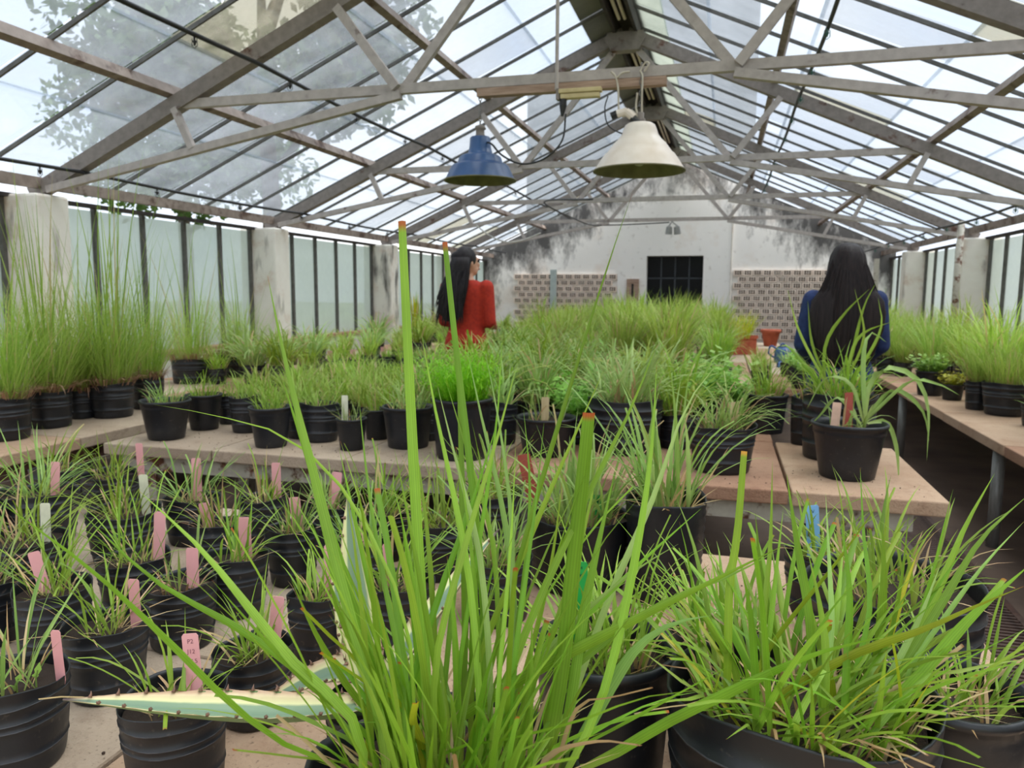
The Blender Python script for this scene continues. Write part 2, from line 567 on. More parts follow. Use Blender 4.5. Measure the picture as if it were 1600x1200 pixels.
def empty(name, loc=(0, 0, 0), rotz=0, parent=None):
    o = link(name, None, parent, loc, rotz)
    o.empty_display_size = .1
    return o


def tag(o, label, cat, group=None):
    o['label'] = label
    o['category'] = cat
    if group:
        o['group'] = group
    return o


def struct(o):
    o['kind'] = 'structure'
    return o


def stuff(o):
    o['kind'] = 'stuff'
    return o


def bevel(o, w=.004, seg=1):
    b = o.modifiers.new('bevel', 'BEVEL')
    b.width = w
    b.segments = seg
    return o


def bez(pts, n=10):
    """smooth curve through the points"""
    pts = [Vector(p) for p in pts]
    out = []
    P = [pts[0] * 2 - pts[1]] + pts + [pts[-1] * 2 - pts[-2]]
    for i in range(1, len(P) - 2):
        for k in range(n):
            t = k / n
            a, b, c, d = P[i - 1], P[i], P[i + 1], P[i + 2]
            out.append(.5 * ((2 * b) + (c - a) * t + (2 * a - 5 * b + 4 * c - d) * t * t + (3 * b - a - 3 * c + d) * t ** 3))
    out.append(pts[-1])
    return out


def resample(pts, n):
    L = [0]
    for a, b in zip(pts, pts[1:]):
        L.append(L[-1] + (b - a).length)
    out = []
    j = 0
    for i in range(n):
        s = L[-1] * i / (n - 1)
        while j < len(L) - 2 and L[j + 1] < s:
            j += 1
        k = (s - L[j]) / max(1e-9, L[j + 1] - L[j])
        out.append(pts[j].lerp(pts[j + 1], min(1, max(0, k))))
    return out


# ------------------------------------------------------------------ the greenhouse
XC = -.991                    # ridge line
S = 3.0                       # truss spacing
T1 = 4.585                    # first truss in the photo (the one with the lamps)
YE = 15.97                    # gable wall
Y0 = -1.5                     # where the modelled house ends behind the camera
ZF, ZR, ZCOL, ZS = 2.088, 3.827, 2.635, 2.334
HW = 3.913
SL = (ZR - ZF) / HW
BZ = .61                      # bench top


def roof_z(w, off=0):
    return ZR - SL * w + off * math.sqrt(1 + SL * SL)


floor = MB()
floor.box((XC - 4.6, Y0, -.12), (XC + 4.6, YE + .3, 0))
struct(floor.obj('floor', 'floor'))
gr = MB()
gr.box((-70, -40, -.4), (70, 90, -.13))
struct(gr.obj('ground_outside', 'earth'))

# --- roof: purlins, bars, panes
roof = struct(empty('ceiling', (XC, 0, ZF)))


def rchild(mb, name, mats, **kw):
    o = mb.obj(name, mats, **kw)
    o.parent = roof
    o.matrix_parent_inverse = Matrix.Translation(Vector((XC, 0, ZF))).inverted()
    return o


for s in (-1, 1):
    for w in (2.72, 1.37):
        b = MB()
        b.beam((XC + s * w, Y0, roof_z(w, .10)), (XC + s * w, YE, roof_z(w, .10)), .055, .075, side=(1, 0, -s * SL))
        rchild(b, 'purlin', 'rust_beam')
    b = MB()
    b.beam((XC + s * 3.86, Y0, ZF + .06), (XC + s * 3.86, YE, ZF + .06), .05, .08)
    rchild(b, 'eave_beam', 'rust_beam')
    b = MB()
    b.beam((XC + s * 4.02, Y0, ZF - .035), (XC + s * 4.02, YE, ZF - .035), .07, .03)
    rchild(b, 'wall_plate', 'dark_wood')
    b = MB()
    b.beam((XC + s * .10, Y0, ZR + .07), (XC + s * .10, YE, ZR + .07), .03, .16)
    rchild(b, 'ridge_board', 'dark_wood')
b = MB()
b.beam((XC, Y0, ZR + .17), (XC, YE, ZR + .17), .3, .03)
rchild(b, 'ridge_cap', 'dark_wood')
for dx in (-.035, .02):
    for k in range(-1, 4):
        b = MB()
        ya = T1 + S * k + .25
        b.tube([(XC + dx, ya, ZR + .05), (XC + dx, ya + S - .5, ZR + .05)], .016, 8)
        rchild(b, 'ridge_rod', 'lamp_cream')

YB = [3.64 + .6 * k for k in range(-8, 21)]
ROWS = [4.06, 3.22, 2.42, 1.6, .8, .40]
bar_me = {}
for s in (-1, 1):
    for y in YB:
        b = MB()
        p0, p1 = (XC + s * 4.08, y, roof_z(4.08, .155)), (XC + s * .12, y, roof_z(.12, .155))
        b.beam(p0, p1, .016, .026, side=(0, 1, 0))
        rchild(b, 'glazing_bar', 'bar')
    # panes, one mesh per row shared along the roof
    ymids = [y + .3 for y in YB if y + .6 < YE + .1]
    for ri, (wa, wb) in enumerate(zip(ROWS, ROWS[1:])):
        pb = MB()
        za, zb = roof_z(wa, .19) - roof_z(wa, .19), roof_z(wb, .18) - roof_z(wa, .19)
        dxx = s * (wb - .03 - wa)
        zb2 = zb * (wb - .03 - wa) / (wb - wa)
        nrm = Vector((-s * SL * -1, 0, 1)).normalized()
        top = [(0, -.292, 0), (dxx, -.292, zb2), (dxx, .292, zb2), (0, .292, 0)]
        ids = [pb.vert(p) for p in top] + [pb.vert((p[0] - s * SL * .004, p[1], p[2] - .004)) for p in top]
        for q in ((0, 1, 2, 3), (7, 6, 5, 4), (0, 4, 5, 1), (1, 5, 6, 2), (2, 6, 7, 3), (3, 7, 4, 0)):
            pb.face([ids[k] for k in q])
        mes = {k: pb.mesh('glass_pane', k) for k in ('glass', 'glass_dirty', 'glass_lichen')}
        hidden = MB()
        for y in ymids:
            if y < 1.9:
                base = len(hidden.v)
                for p in pb.v:
                    hidden.vert((XC + s * wa + p[0], y + p[1], roof_z(wa, .19) + p[2]))
                for fc in pb.f:
                    hidden.face([base + k for k in fc])
                continue
            kk = random.random()
            kind = 'glass' if kk < .62 else ('glass_dirty' if kk < .93 else 'glass_lichen')
            o = link('glass_pane', mes[kind], roof)
            o.location = (s * wa, y, roof_z(wa, .19) - ZF)
        stuff(rchild(hidden, 'glass_pane', 'glass'))
    # opaque flaps next to the ridge
    for y in ymids[::2]:
        if y + .6 > YE:
            continue
        b = MB()
        b.beam((XC + s * .38, y + .3, roof_z(.38, .18)), (XC + s * .11, y + .3, roof_z(.11, .18)), 1.17, .012, side=(0, 1, 0))
        rchild(b, 'ridge_flap', 'flap_grey' if s < 0 else 'flap_green')


# --- trusses
def truss(k, label):
    y = T1 + S * k
    t = tag(empty('roof_truss', (XC, y, ZF)), label, 'truss')
    inv = Matrix.Translation(Vector((XC, y, ZF))).inverted()

    def part(name, p0, p1, w, h, mat='steel', dy=0):
        b_ = MB()
        b_.beam((XC + p0[0], y + dy, p0[1]), (XC + p1[0], y + dy, p1[1]), w, h, side=(0, 1, 0))
        o = b_.obj(name, mat, t)
        o.matrix_parent_inverse = inv
        return o

    for s in (-1, 1):
        rf = part('rafter', (s * 3.95, ZF - .015), (s * .02, ZR), .055, .095)
        # bottom flange of the rafter, a little wider
        fl = part('flange', (s * 3.9, roof_z(3.9) - .055), (s * .1, roof_z(.1) - .055), .085, .014)
        fl.parent = rf
        fl.matrix_parent_inverse = Matrix.Identity(4)
        part('lower_chord', (s * 3.78, ZF + .01), (s * 1.0, ZCOL - .04), .05, .05, 'steel_pale', -.02)
        part('strut', (s * 2.66, ZCOL - .03), (s * 2.53, ZS), .04, .045, 'steel_pale', -.03)
        part('diagonal', (s * 1.02, ZCOL), (s * 1.42, roof_z(1.42) - .05), .04, .055, 'steel_pale', -.04)
        part('diagonal', (s * 1.0, ZCOL), (s * .10, ZR - .13), .04, .055, 'steel_pale', .03)
    part('collar_tie', (-2.6, ZCOL), (2.6, ZCOL), .045, .058, 'steel_pale' if k > 0 else 'steel_pale', 0)
    b_ = MB()
    g = [(-.18, .0), (.18, .0), (.11, -.17), (-.11, -.17)]
    g = [(-.17, -.02), (.17, -.02), (.19, -.09), (.13, -.19), (-.13, -.19), (-.19, -.09)]
    ids = [[b_.vert((XC + gx, y + d, ZR + .02 + gz)) for gx, gz in g] for d in (-.06, .06)]
    b_.face(ids[0][::-1])
    b_.face(ids[1])
    for i in range(6):
        b_.face((ids[0][i], ids[0][(i + 1) % 6], ids[1][(i + 1) % 6], ids[1][i]))
    o = b_.obj('ridge_plate', 'steel', t)
    o.matrix_parent_inverse = inv
    return t


truss(-1, 'grey steel roof truss overhead, one bay before the lamp truss')
truss(0, 'grey steel roof truss that carries the blue and cream lamps')
truss(1, 'grey steel roof truss one bay behind the lamp truss')
truss(2, 'grey steel roof truss two bays behind the lamp truss')
truss(3, 'grey steel roof truss closest to the white gable wall')

# --- side walls: low wall, columns, mullions, whitewashed panes
for side, s in (('left', -1), ('right', 1)):
    w = MB()
    xg = XC + s * 4.06
    w.box((min(xg - .1, xg + .12), Y0, 0), (max(xg - .1, xg + .12), YE, .78))
    wall = struct(w.obj('wall_' + side, 'lowwall'))
    b = MB()
    b.box((xg - .14, Y0, .78), (xg + .14, YE, .82))
    b.obj('sill', 'slab_red', wall)
    for k in range(-2, 4):
        y = T1 + S * k
        b = MB()
        xi = XC + s * 3.74
        b.box((min(xi, xg + s * .12), y - .17, 0), (max(xi, xg + s * .12), y + .12, 2.06))
        o = b.obj('column', 'column_dark' if (k == 2 and s < 0) else 'column', wall)
        bevel(o, .02, 2)
    pm = MB()
    pm.box((-.003, -.27, 0), (.003, .27, 1.2))
    pme = pm.mesh('glass_pane', 'milk_glass')
    mm = MB()
    mm.box((-.02, -.017, 0), (.02, .017, 1.22))
    mme = mm.mesh('mullion', 'bar')
    for k in range(-2, 4):
        y = T1 + S * k + .12
        ye = min(T1 + S * (k + 1) - .17, YE - .02)
        n = max(1, round((ye - y) / .56))
        st = (ye - y) / n
        for i in range(n):
            o = link('glass_pane', pme, wall, (xg, y + st * (i + .5), .82))
            o.scale = (1, st / .54 * .985, 1)
            link('mullion', mme, wall, (xg - s * .015, y + st * i + (.02 if i == 0 else 0), .82))
        link('mullion', mme, wall, (xg - s * .015, ye - .02, .82))

# --- gable wall
EW = struct(empty('wall_back', (XC, YE, 0)))
einv = Matrix.Translation(Vector((XC, YE, 0))).inverted()


def eobj(mb, name, mats):
    o = mb.obj(name, mats, EW)
    o.matrix_parent_inverse = einv
    return o


def prism(mb, poly, y0, y1, mi=0):
    a = [mb.vert((x, y0, z)) for x, z in poly]
    c = [mb.vert((x, y1, z)) for x, z in poly]
    mb.face(a, mi)
    mb.face(c[::-1], mi)
    n = len(poly)
    for i in range(n):
        mb.face((a[i], c[i], c[(i + 1) % n], a[(i + 1) % n]), mi)


def gz(x):
    return ZR + .2 - SL * abs(x - XC)


XL, XR = XC - 4.1, XC + 4.1
WX0, WX1, WZ0, WZ1 = -1.55, -.42, .95, 2.13
PX0, PX1 = -2.14, .14
b = MB()
prism(b, [(XL, 0), (PX0, 0), (PX0, gz(PX0)), (XL, gz(XL))], YE, YE + .28)
prism(b, [(PX1, 0), (XR, 0), (XR, gz(XR)), (PX1, gz(PX1))], YE, YE + .28)
eobj(b, 'side_masonry', 'endwall')
b = MB()
yc = YE - .05
prism(b, [(PX0, 0), (WX0, 0), (WX0, gz(WX0)), (PX0, gz(PX0))], yc, YE + .28)
prism(b, [(WX1, 0), (PX1, 0), (PX1, gz(PX1)), (WX1, gz(WX1))], yc, YE + .28)
prism(b, [(WX0, 0), (WX1, 0), (WX1, WZ0), (WX0, WZ0)], yc, YE + .28)
prism(b, [(WX0, WZ1), (WX1, WZ1), (WX1, gz(WX1)), (XC, gz(XC)), (WX0, gz(WX0))], yc, YE + .28)
eobj(b, 'middle_masonry', 'endwall')
# window deep in the wall
win = struct(empty('window_1', ((WX0 + WX1) / 2, YE + .2, WZ0)))
winv = Matrix.Translation(Vector(((WX0 + WX1) / 2, YE + .2, WZ0))).inverted()
cols, zs = 4, [WZ0, 1.68, WZ1]
for i in range(cols):
    for j in range(2):
        b = MB()
        xa = WX0 + (WX1 - WX0) * i / cols
        xb = WX0 + (WX1 - WX0) * (i + 1) / cols
        b.box((xa + .012, YE + .2, zs[j] + .012), (xb - .012, YE + .206, zs[j + 1] - .012))
        o = b.obj('pane', 'window_dark', win)
        o.matrix_parent_inverse = winv
for i in range(cols + 1):
    xa = WX0 + (WX1 - WX0) * i / cols
    b = MB()
    b.box((max(WX0, xa - .014), YE + .185, WZ0), (min(WX1, xa + .014), YE + .215, WZ1))
    o = b.obj('window_bar', 'window_bar' if 0 < i < cols else 'room_dark', win)
    o.matrix_parent_inverse = winv
b = MB()
b.box((WX0, YE + .185, 1.666), (WX1, YE + .215, 1.694))
o = b.obj('window_bar', 'window_bar', win)
o.matrix_parent_inverse = winv
b = MB()
b.box((WX0 - .3, YE + .5, WZ0 - .3), (WX1 + .3, YE + .55, WZ1 + .3))
o = b.obj('room_backing', 'room_dark', win)
o.matrix_parent_inverse = winv
# hollow bricks, three holes by two, one mesh
BW, BH = .172, .112


def brick_mesh():
    q = MB()
    xs = [0, .026, .058, .070, .102, .114, .146, BW]
    zz = [0, .02, .052, .060, .092, BH]
    g = [[q.vert((x, 0, z)) for x in xs] for z in zz]
    for j in range(5):
        for i in range(7):
            if j in (1, 3) and i in (1, 3, 5):
                c4 = (g[j][i], g[j][i + 1], g[j + 1][i + 1], g[j + 1][i])
                bk = [q.vert((q.v[c][0], .05, q.v[c][2])) for c in c4]
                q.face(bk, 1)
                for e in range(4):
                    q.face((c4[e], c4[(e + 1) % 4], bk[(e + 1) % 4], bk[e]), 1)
            else:
                q.face((g[j][i], g[j][i + 1], g[j + 1][i + 1], g[j + 1][i]))
    e4 = [g[0][0], g[0][-1], g[-1][-1], g[-1][0]]
    bk = [q.vert((q.v[c][0], .1, q.v[c][2])) for c in e4]
    q.face((g[0][0], bk[0], bk[1], g[0][-1]))
    q.face((g[-1][-1], bk[2], bk[3], g[-1][0]))
    q.face((g[0][-1], bk[1], bk[2], g[-1][-1]))
    q.face((g[-1][0], bk[3], bk[0], g[0][0]))
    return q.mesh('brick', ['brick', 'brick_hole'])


bme = brick_mesh()
for gx0, gx1, gz0, gz1 in ((-4.36, -2.16, .5, 1.76), (.17, 2.0, .4, 1.84)):
    z, row = gz1 - BH, 0
    while z > gz0:
        x = gx0 + (.09 if row % 2 else 0)
        while x + BW <= gx1 + .02:
            link('brick', bme, EW, (x - XC, -.055 + random.uniform(-.006, .006), z))
            x += BW + .013
        z -= BH + .014
        row += 1
# the block next to the bricks where the mortar has gone
b = MB()
b.box((1.95, YE - .03, 1.05), (2.12, YE, 1.42))
eobj(b, 'bare_block', 'terracotta')
# corner post and conduit at the right end
b = MB()
b.box((2.66, YE - .5, 0), (2.74, YE - .42, 2.03))
struct(b.obj('trim_1', 'frame_white'))
b = MB()
b.tube([(PX1 - .02, yc - .012, .4), (PX1 - .02, yc - .012, 3.1)], .012, 8)
struct(b.obj('trim_2', 'lowwall'))

# ------------------------------------------------------------------ benches
def slab_piece(parent, x0, x1, y0, y1, mat, z1=BZ, th=.06, inv=None):
    q = MB()
    j = lambda: random.uniform(-.006, .006)
    q.box((x0 + .005 + j() * .5, y0 + .004 + j(), z1 - th), (x1 - .005 + j() * .5, y1 - .004 + j(), z1 + j() * .25 - .0015))
    o = q.obj('slab', mat, parent)
    o.matrix_parent_inverse = inv
    bevel(o, .006, 2)
    return o


def bench(name, label, base, slabs, beams, legs, leg_round=True, frame='frame_white'):
    t = tag(empty(name, base), label, 'bench')
    inv = Matrix.Translation(Vector(base)).inverted()
    for sl in slabs:
        slab_piece(t, *sl[:4], sl[4], inv=inv)
    for p0, p1, w_, h_ in beams:
        q = MB()
        q.beam(p0, p1, w_, h_)
        o = q.obj('frame_rail', frame, t)
        o.matrix_parent_inverse = inv
    for x, y in legs:
        q = MB()
        top = BZ - .061
        if leg_round:
            q.tube([(x, y, 0), (x, y, top)], .032, 14)
        else:
            q.box((x - .035, y - .035, 0), (x + .035, y + .035, top - .08))
        o = q.obj('leg', 'leg_pipe' if leg_round else frame, t, smooth=leg_round)
        o.matrix_parent_inverse = inv
    return t


def grid(xs, ys, mats):
    return [(xs[i], xs[i + 1], ys[j], ys[j + 1], mats[(i + j) % len(mats)] if isinstance(mats, list) else mats(xs[i], ys[j])) for i in range(len(xs) - 1) for j in range(len(ys) - 1)]


zr = BZ - .06 - .042
fx = [-3.1, -2.45, -1.7, -.95, -.2, .6]
bench('potting_bench', 'concrete slab bench holding the tagged black pots and long grass tuft', (-1, .3, 0),
      grid(fx, [.2, 1.3, 2.28], lambda x, y: 'slab_grey' if x < -1 else 'slab'),
      [((-3.0, .5, zr), (.5, .5, zr), .06, .08), ((-3.0, 2.1, zr), (.5, 2.1, zr), .06, .08)],
      [(x, y) for x in (-2.9, -1.4, .3) for y in (.5, 2.1)], False)
mx = [-3.01, -2.37, -1.72, -1.12, -.5, .06, .30, .85]
mx = [-3.01, -2.37, -1.66, -.98, -.36, .28, .85]
ms = grid(mx, [3.1, 4.15], lambda x, y: 'slab_grey' if x < -1.2 else ('slab_red' if x < -.2 else 'slab'))
ms += grid(mx[:-1], [4.15, 5.45], lambda x, y: 'slab_grey' if x < -1.2 else 'slab_red')
bench('potting_bench', 'wide slab bench on flaking frame, rigid pot at its bare corner', (-1, 3.2, 0), ms,
      [((-2.95, 3.2, zr), (.74, 3.2, zr), .06, .085), ((-2.95, 4.0, zr), (.74, 4.0, zr), .06, .085), ((-2.95, 5.3, zr), (.2, 5.3, zr), .06, .085)],
      [(x, y) for x in (-2.8, -1, .62) for y in (3.22, 4.0)] + [(-2.8, 5.3), (-1, 5.3), (.1, 5.3)], False)
bench('potting_bench', 'slab bench crowded with grass pots behind the woman in red', (-1, 6.5, 0),
      grid(mx, [6.5, 7.7, 8.9, 10.1, 11.3, 12.6], ['slab_grey', 'slab', 'slab_red']),
      [((-2.95, y, zr), (.78, y, zr), .06, .08) for y in (6.65, 8.9, 12.4)],
      [(x, y) for x in (-2.8, -1, .7) for y in (6.65, 8.9, 12.4)], False)
ly = [-.5, .8, 2.0, 3.17, 4.35, 5.5, 6.7, 7.9, 9.1, 10.3, 11.5, 12.7, 14.2]
bench('wall_bench', 'long slab bench along the left glass wall with tall feathery grasses', (-4, 3, 0),
      grid([-4.7, -3.95, -3.2], ly, ['slab', 'slab_grey', 'slab_red']),
      [((-3.3, -.4, zr), (-3.3, 14.1, zr), .05, .08), ((-4.6, -.4, zr), (-4.6, 14.1, zr), .05, .08)],
      [(x, y) for x in (-3.4, -4.6) for y in (0, 2.3, 4.6, 6.9, 9.2, 11.5, 13.8)], frame='frame_red')
ry = [1.0, 2.15, 3.3, 4.4, 5.55, 6.6, 7.7, 8.8, 9.9, 11, 12.1, 13.2, 14.4]
bench('wall_bench', 'slab bench on grey pipe legs along the right glass wall', (2, 4, 0),
      grid([1.42, 2.07, 2.72], ry, lambda x, y: 'slab' if int(y * 10) % 3 else 'slab_red'),
      [((2.3, 1.1, zr), (2.3, 14.3, zr), .05, .08)],
      [(x, y) for x in (1.48, 2.6) for y in (2.3, 4.63, 6.95, 9.3, 11.6, 13.9)], frame='frame_red')

# drain grating in the right-hand aisle
g0 = empty('drain_grate', (1.15, 4.2, 0))
tag(g0, 'rusty drain grating set in the brown floor of the right aisle', 'grate')
b = MB()
for x in (1.03, 1.27):
    b.box((x - .015, 2.0, .0), (x + .015, 9.0, .012))
o = b.obj('rail', 'grate', g0)
o.matrix_parent_inverse = Matrix.Translation(Vector((1.15, 4.2, 0))).inverted()
gm = MB()
gm.box((-.115, -.009, 0), (.115, .009, .01))
gme = gm.mesh('grate_bar', 'grate')
for i in range(150):
    link('grate_bar', gme, g0, (0, 2.02 - 4.2 + i * .033, 0))
b = MB()
b.box((1.0, 7.0, .0), (1.3, 9.0, .008))
o = stuff(b.obj('grate_far', 'grate', g0))
o.matrix_parent_inverse = Matrix.Translation(Vector((1.15, 4.2, 0))).inverted()

# ------------------------------------------------------------------ lamps, cables, pipes
def lamp(name, label, c, prof, mat_out, mat_in, chain_top, neck):
    t = tag(empty(name, c), label, 'lamp')
    q = MB()
    q.lathe(prof, 48, close=False)
    o = q.obj('shade', mat_out, t, smooth=True)
    q = MB()
    q.lathe([(r - .004, z - .002) for r, z in prof], 48, close=False)
    q.f = [fc[::-1] for fc in q.f]
    q.obj('shade_lining', mat_in, t, smooth=True)
    q = MB()
    r0, z0 = prof[0]
    q.lathe([(r0 - .004, z0 - .002), (r0 + .003, z0 - .002), (r0 + .003, z0 + .006), (r0 - .002, z0 + .006)], 48, close=False)
    q.obj('rim', mat_in, t, smooth=True)
    zt = prof[-1][1]
    q = MB()
    q.lathe(neck(zt), 20)
    q.obj('socket', 'steel', t, smooth=True)
    q = MB()
    q.lathe([(.004, .03), (.022, .036), (.034, .06), (.036, .09), (.02, .13), (.018, .2)], 20)
    q.obj('bulb', 'bulb', t, smooth=True)
    z = zt + .06
    i = 0
    while z < chain_top - c[2]:
        q = MB()
        ring = [(.009 * math.cos(a), 0, z + .016 + .018 * math.sin(a)) if i % 2 else (0, .009 * math.cos(a), z + .016 + .018 * math.sin(a)) for a in [k * math.pi / 5 for k in range(11)]]
        q.tube(ring, .0025, 5, cap=False)
        q.obj('chain_link', 'chain', t)
        z += .03
        i += 1
    return t


LB = Vector((-1.47, T1 - .02, 2.055))
lamp('pendant_lamp', 'blue enamel stepped pendant lamp hanging from the roof truss', LB,
     [(.22, 0), (.212, .012), (.178, .082), (.165, .095), (.15, .098), (.138, .11), (.128, .14), (.115, .15), (.085, .156), (.075, .166), (.066, .2), (.062, .255), (.055, .262), (.02, .264)],
     'lamp_blue', 'lamp_blue_in', 2.60, lambda z: [(.03, z - .01), (.034, z + .005), (.026, z + .012), (.026, z + .04), (.036, z + .045), (.03, z + .062), (.01, z + .07)])
LC = Vector((-.50, T1 - .04, 2.075))
lamp('pendant_lamp', 'cream enamel bell-shaped pendant lamp tied up with knotted string', LC,
     [(.262, 0), (.256, .012), (.225, .06), (.2, .095), (.186, .105), (.17, .128), (.15, .155), (.125, .178), (.105, .205), (.095, .235), (.085, .258), (.07, .268), (.02, .272)],
     'lamp_cream', 'lamp_cream_in', 2.66, lambda z: [(.028, z - .005), (.03, z + .02), (.02, z + .03), (.022, z + .055), (.01, z + .06)])

b = MB()
b.box((-1.49, T1 - .03, 2.555), (-.36, T1 + .03, 2.602))
tag(b.obj('wooden_batten', 'wood'), 'weathered wooden batten strapped under the lamp truss tie', 'batten')

t = tag(empty('strip_light', (-.85, T1 - .06, 2.5)), 'yellowed strip light fixture on a thin vertical conduit', 'light fixture')
for nm, bx_, mt in (('housing', ((-.97, T1 - .1, 2.525), (-.72, T1 - .045, 2.55)), 'fixture'), ('tube_cover', ((-.96, T1 - .095, 2.495), (-.73, T1 - .05, 2.523)), 'fixture'), ('end_cap', ((-.985, T1 - .098, 2.49), (-.965, T1 - .048, 2.555)), 'steel')):
    q = MB()
    q.box(*bx_)
    o = q.obj(nm, mt, t)
    o.matrix_parent_inverse = Matrix.Translation(Vector((-.85, T1 - .06, 2.5))).inverted()
    bevel(o, .005, 2)
q = MB()
q.tube([(-.985, T1 - .075, 2.55), (-.985, T1 - .075, ZR - .1)], .011, 8)
o = q.obj('conduit', 'steel_pale', t)
o.matrix_parent_inverse = Matrix.Translation(Vector((-.85, T1 - .06, 2.5))).inverted()
q = MB()
q.tube([(-.945, T1 - .075, 2.495), (-.945, T1 - .075, 2.46), (-.95, T1 - .075, 2.40)], [.02, .022, .008], 10)
o = q.obj('plug', 'black', t)
o.matrix_parent_inverse = Matrix.Translation(Vector((-.85, T1 - .06, 2.5))).inverted()


def cable(name, label, pts, r, mat, cat='cable', n=8):
    q = MB()
    q.tube(bez(pts, n), r, 6)
    return tag(q.obj(name, mat, smooth=True), label, cat)


yl = T1 - .075
cable('power_cable', 'black cable looping from strip light plug to the blue lamp',
      [at_y(884, 178, yl), at_y(878, 220, yl), at_y(850, 248, yl), at_y(815, 256, yl), at_y(785, 243, yl), at_y(768, 225, yl), at_y(756, 222, T1 - .03)], .006, 'pipe')
cable('power_cable', 'thin dark cable sagging from the knotted string to cream lamp',
      [at_y(950, 150, yl), at_y(945, 170, yl), at_y(950, 195, yl), at_y(970, 208, yl), at_y(992, 212, yl)], .004, 'pipe')
# knotted string bundle above the cream lamp
q = MB()
for pts in ([(955, 112), (962, 120), (966, 140), (967, 172), (972, 180)], [(984, 112), (972, 114), (964, 122)], [(1000, 110), (1004, 120), (1003, 150), (1003, 190)],
            [(1000, 112), (1008, 98), (1014, 100), (1006, 112)], [(996, 145), (994, 170), (1002, 192)], [(966, 178), (984, 172), (996, 182), (1004, 192), (1010, 200), (1002, 204)],
            [(972, 182), (985, 180), (992, 190)]):
    q.tube(bez([at_y(px, py, T1 - .05) for px, py in pts], 5), .006, 6)
tag(q.obj('hanging_string', 'string', smooth=True), 'pale knotted string looped over truss tie above cream lamp', 'string')
t = tag(empty('lamp_socket', at_y(975, 182, T1 - .06)), 'pair of old black and cream sockets bundled above cream lamp', 'socket')
for (px0, py0, px1, py1, mt, nm) in ((955, 182, 964, 178, 'black', 'cap'), (964, 178, 980, 174, 'lamp_cream', 'sleeve'), (978, 174, 990, 184, 'lamp_cream', 'sleeve'), (988, 184, 996, 193, 'black', 'cap')):
    q = MB()
    q.tube([at_y(px0, py0, T1 - .08), at_y(px1, py1, T1 - .08)], .022, 10)
    o = q.obj(nm, mt, t)
    o.matrix_parent_inverse = Matrix.Translation(t.location).inverted()

cable('power_cable', 'dark cable drooping from blue lamp bay to the far bulb holder',
      [(-1.28, T1 + S, 2.29), at_y(850, 316, 9), at_y(900, 343, 11), at_y(925, 352, 12.5), (-2.1, T1 + 3 * S, ZCOL - .08), (-1.5, T1 + 3 * S, ZCOL - .07), (-.95, T1 + 3 * S, ZCOL - .05)], .01, 'pipe')
cable('power_cable', 'white cable hanging in a loop below the third truss',
      [at_y(744, 352, 10.5), at_y(765, 368, 10.5), at_y(790, 378, 10.5), at_y(815, 376, 10.6), at_y(845, 364, 10.7)], .011, 'white_cable')
t = tag(empty('bulb_holder', at_y(1052, 352, T1 + 3 * S - .05)), 'small grey bulb holder dangling from the farthest truss', 'lamp')
for dx, tilt in ((-6, -3), (5, 4)):
    q = MB()
    a, c = at_y(1050, 346, T1 + 3 * S - .05), at_y(1052 + dx, 352, T1 + 3 * S - .05)
    e = at_y(1052 + dx + tilt * .4, 366, T1 + 3 * S - .05)
    q.tube([a, c, c.lerp(e, .2), e], [.008, .012, .05, .06], 10)
    o = q.obj('holder', 'leg_pipe', t)
    o.matrix_parent_inverse = Matrix.Translation(t.location).inverted()


def hose(label, x, z, y0, y1, r, step, sag=.02):
    c = Vector((x, (y0 + y1) / 2, z))
    t = tag(empty('irrigation_hose', c), label, 'hose')
    inv = Matrix.Translation(c).inverted()
    pts = []
    n = int((y1 - y0) / .5)
    for i in range(n + 1):
        y = y0 + (y1 - y0) * i / n
        ph = ((y - T1) / S) % 1
        pts.append((x + .006 * math.sin(i), y, z - sag * math.sin(ph * math.pi)))
    q = MB()
    q.tube(pts, r, 8)
    o = q.obj('hose', 'pipe', t, smooth=True)
    o.matrix_parent_inverse = inv
    y = y0 + .4
    while y < y1:
        q = MB()
        zz = z - sag * math.sin(((y - T1) / S % 1) * math.pi)
        q.tube([(x, y, zz + .005), (x, y, zz - .03), (x, y, zz - .035), (x, y, zz - .06)], [.006, .006, .013, .004], 8)
        q.tube([(x - .016, y, zz - .02), (x - .018, y, zz - .06), (x, y, zz - .075), (x + .018, y, zz - .06), (x + .016, y, zz - .02)], .0025, 5)
        o = q.obj('nozzle', 'emitter' if x > 0 else 'pipe', t)
        o.matrix_parent_inverse = inv
        y += step
    return t


hose('black misting hose below the upper left rafters', -2.97, 2.84, .5, 15.6, .015, 1.0)
hose('black misting hose running just inside the left eave', -4.45, 2.21, .5, 15.6, .013, 1.1)
hose('black misting hose with green nozzles below the right rafters', .557, 3.04, 1.5, 13.6, .014, .85)
hose('black misting hose running just inside the right eave', 2.49, 2.18, 2, 15.6, .013, 1.1)

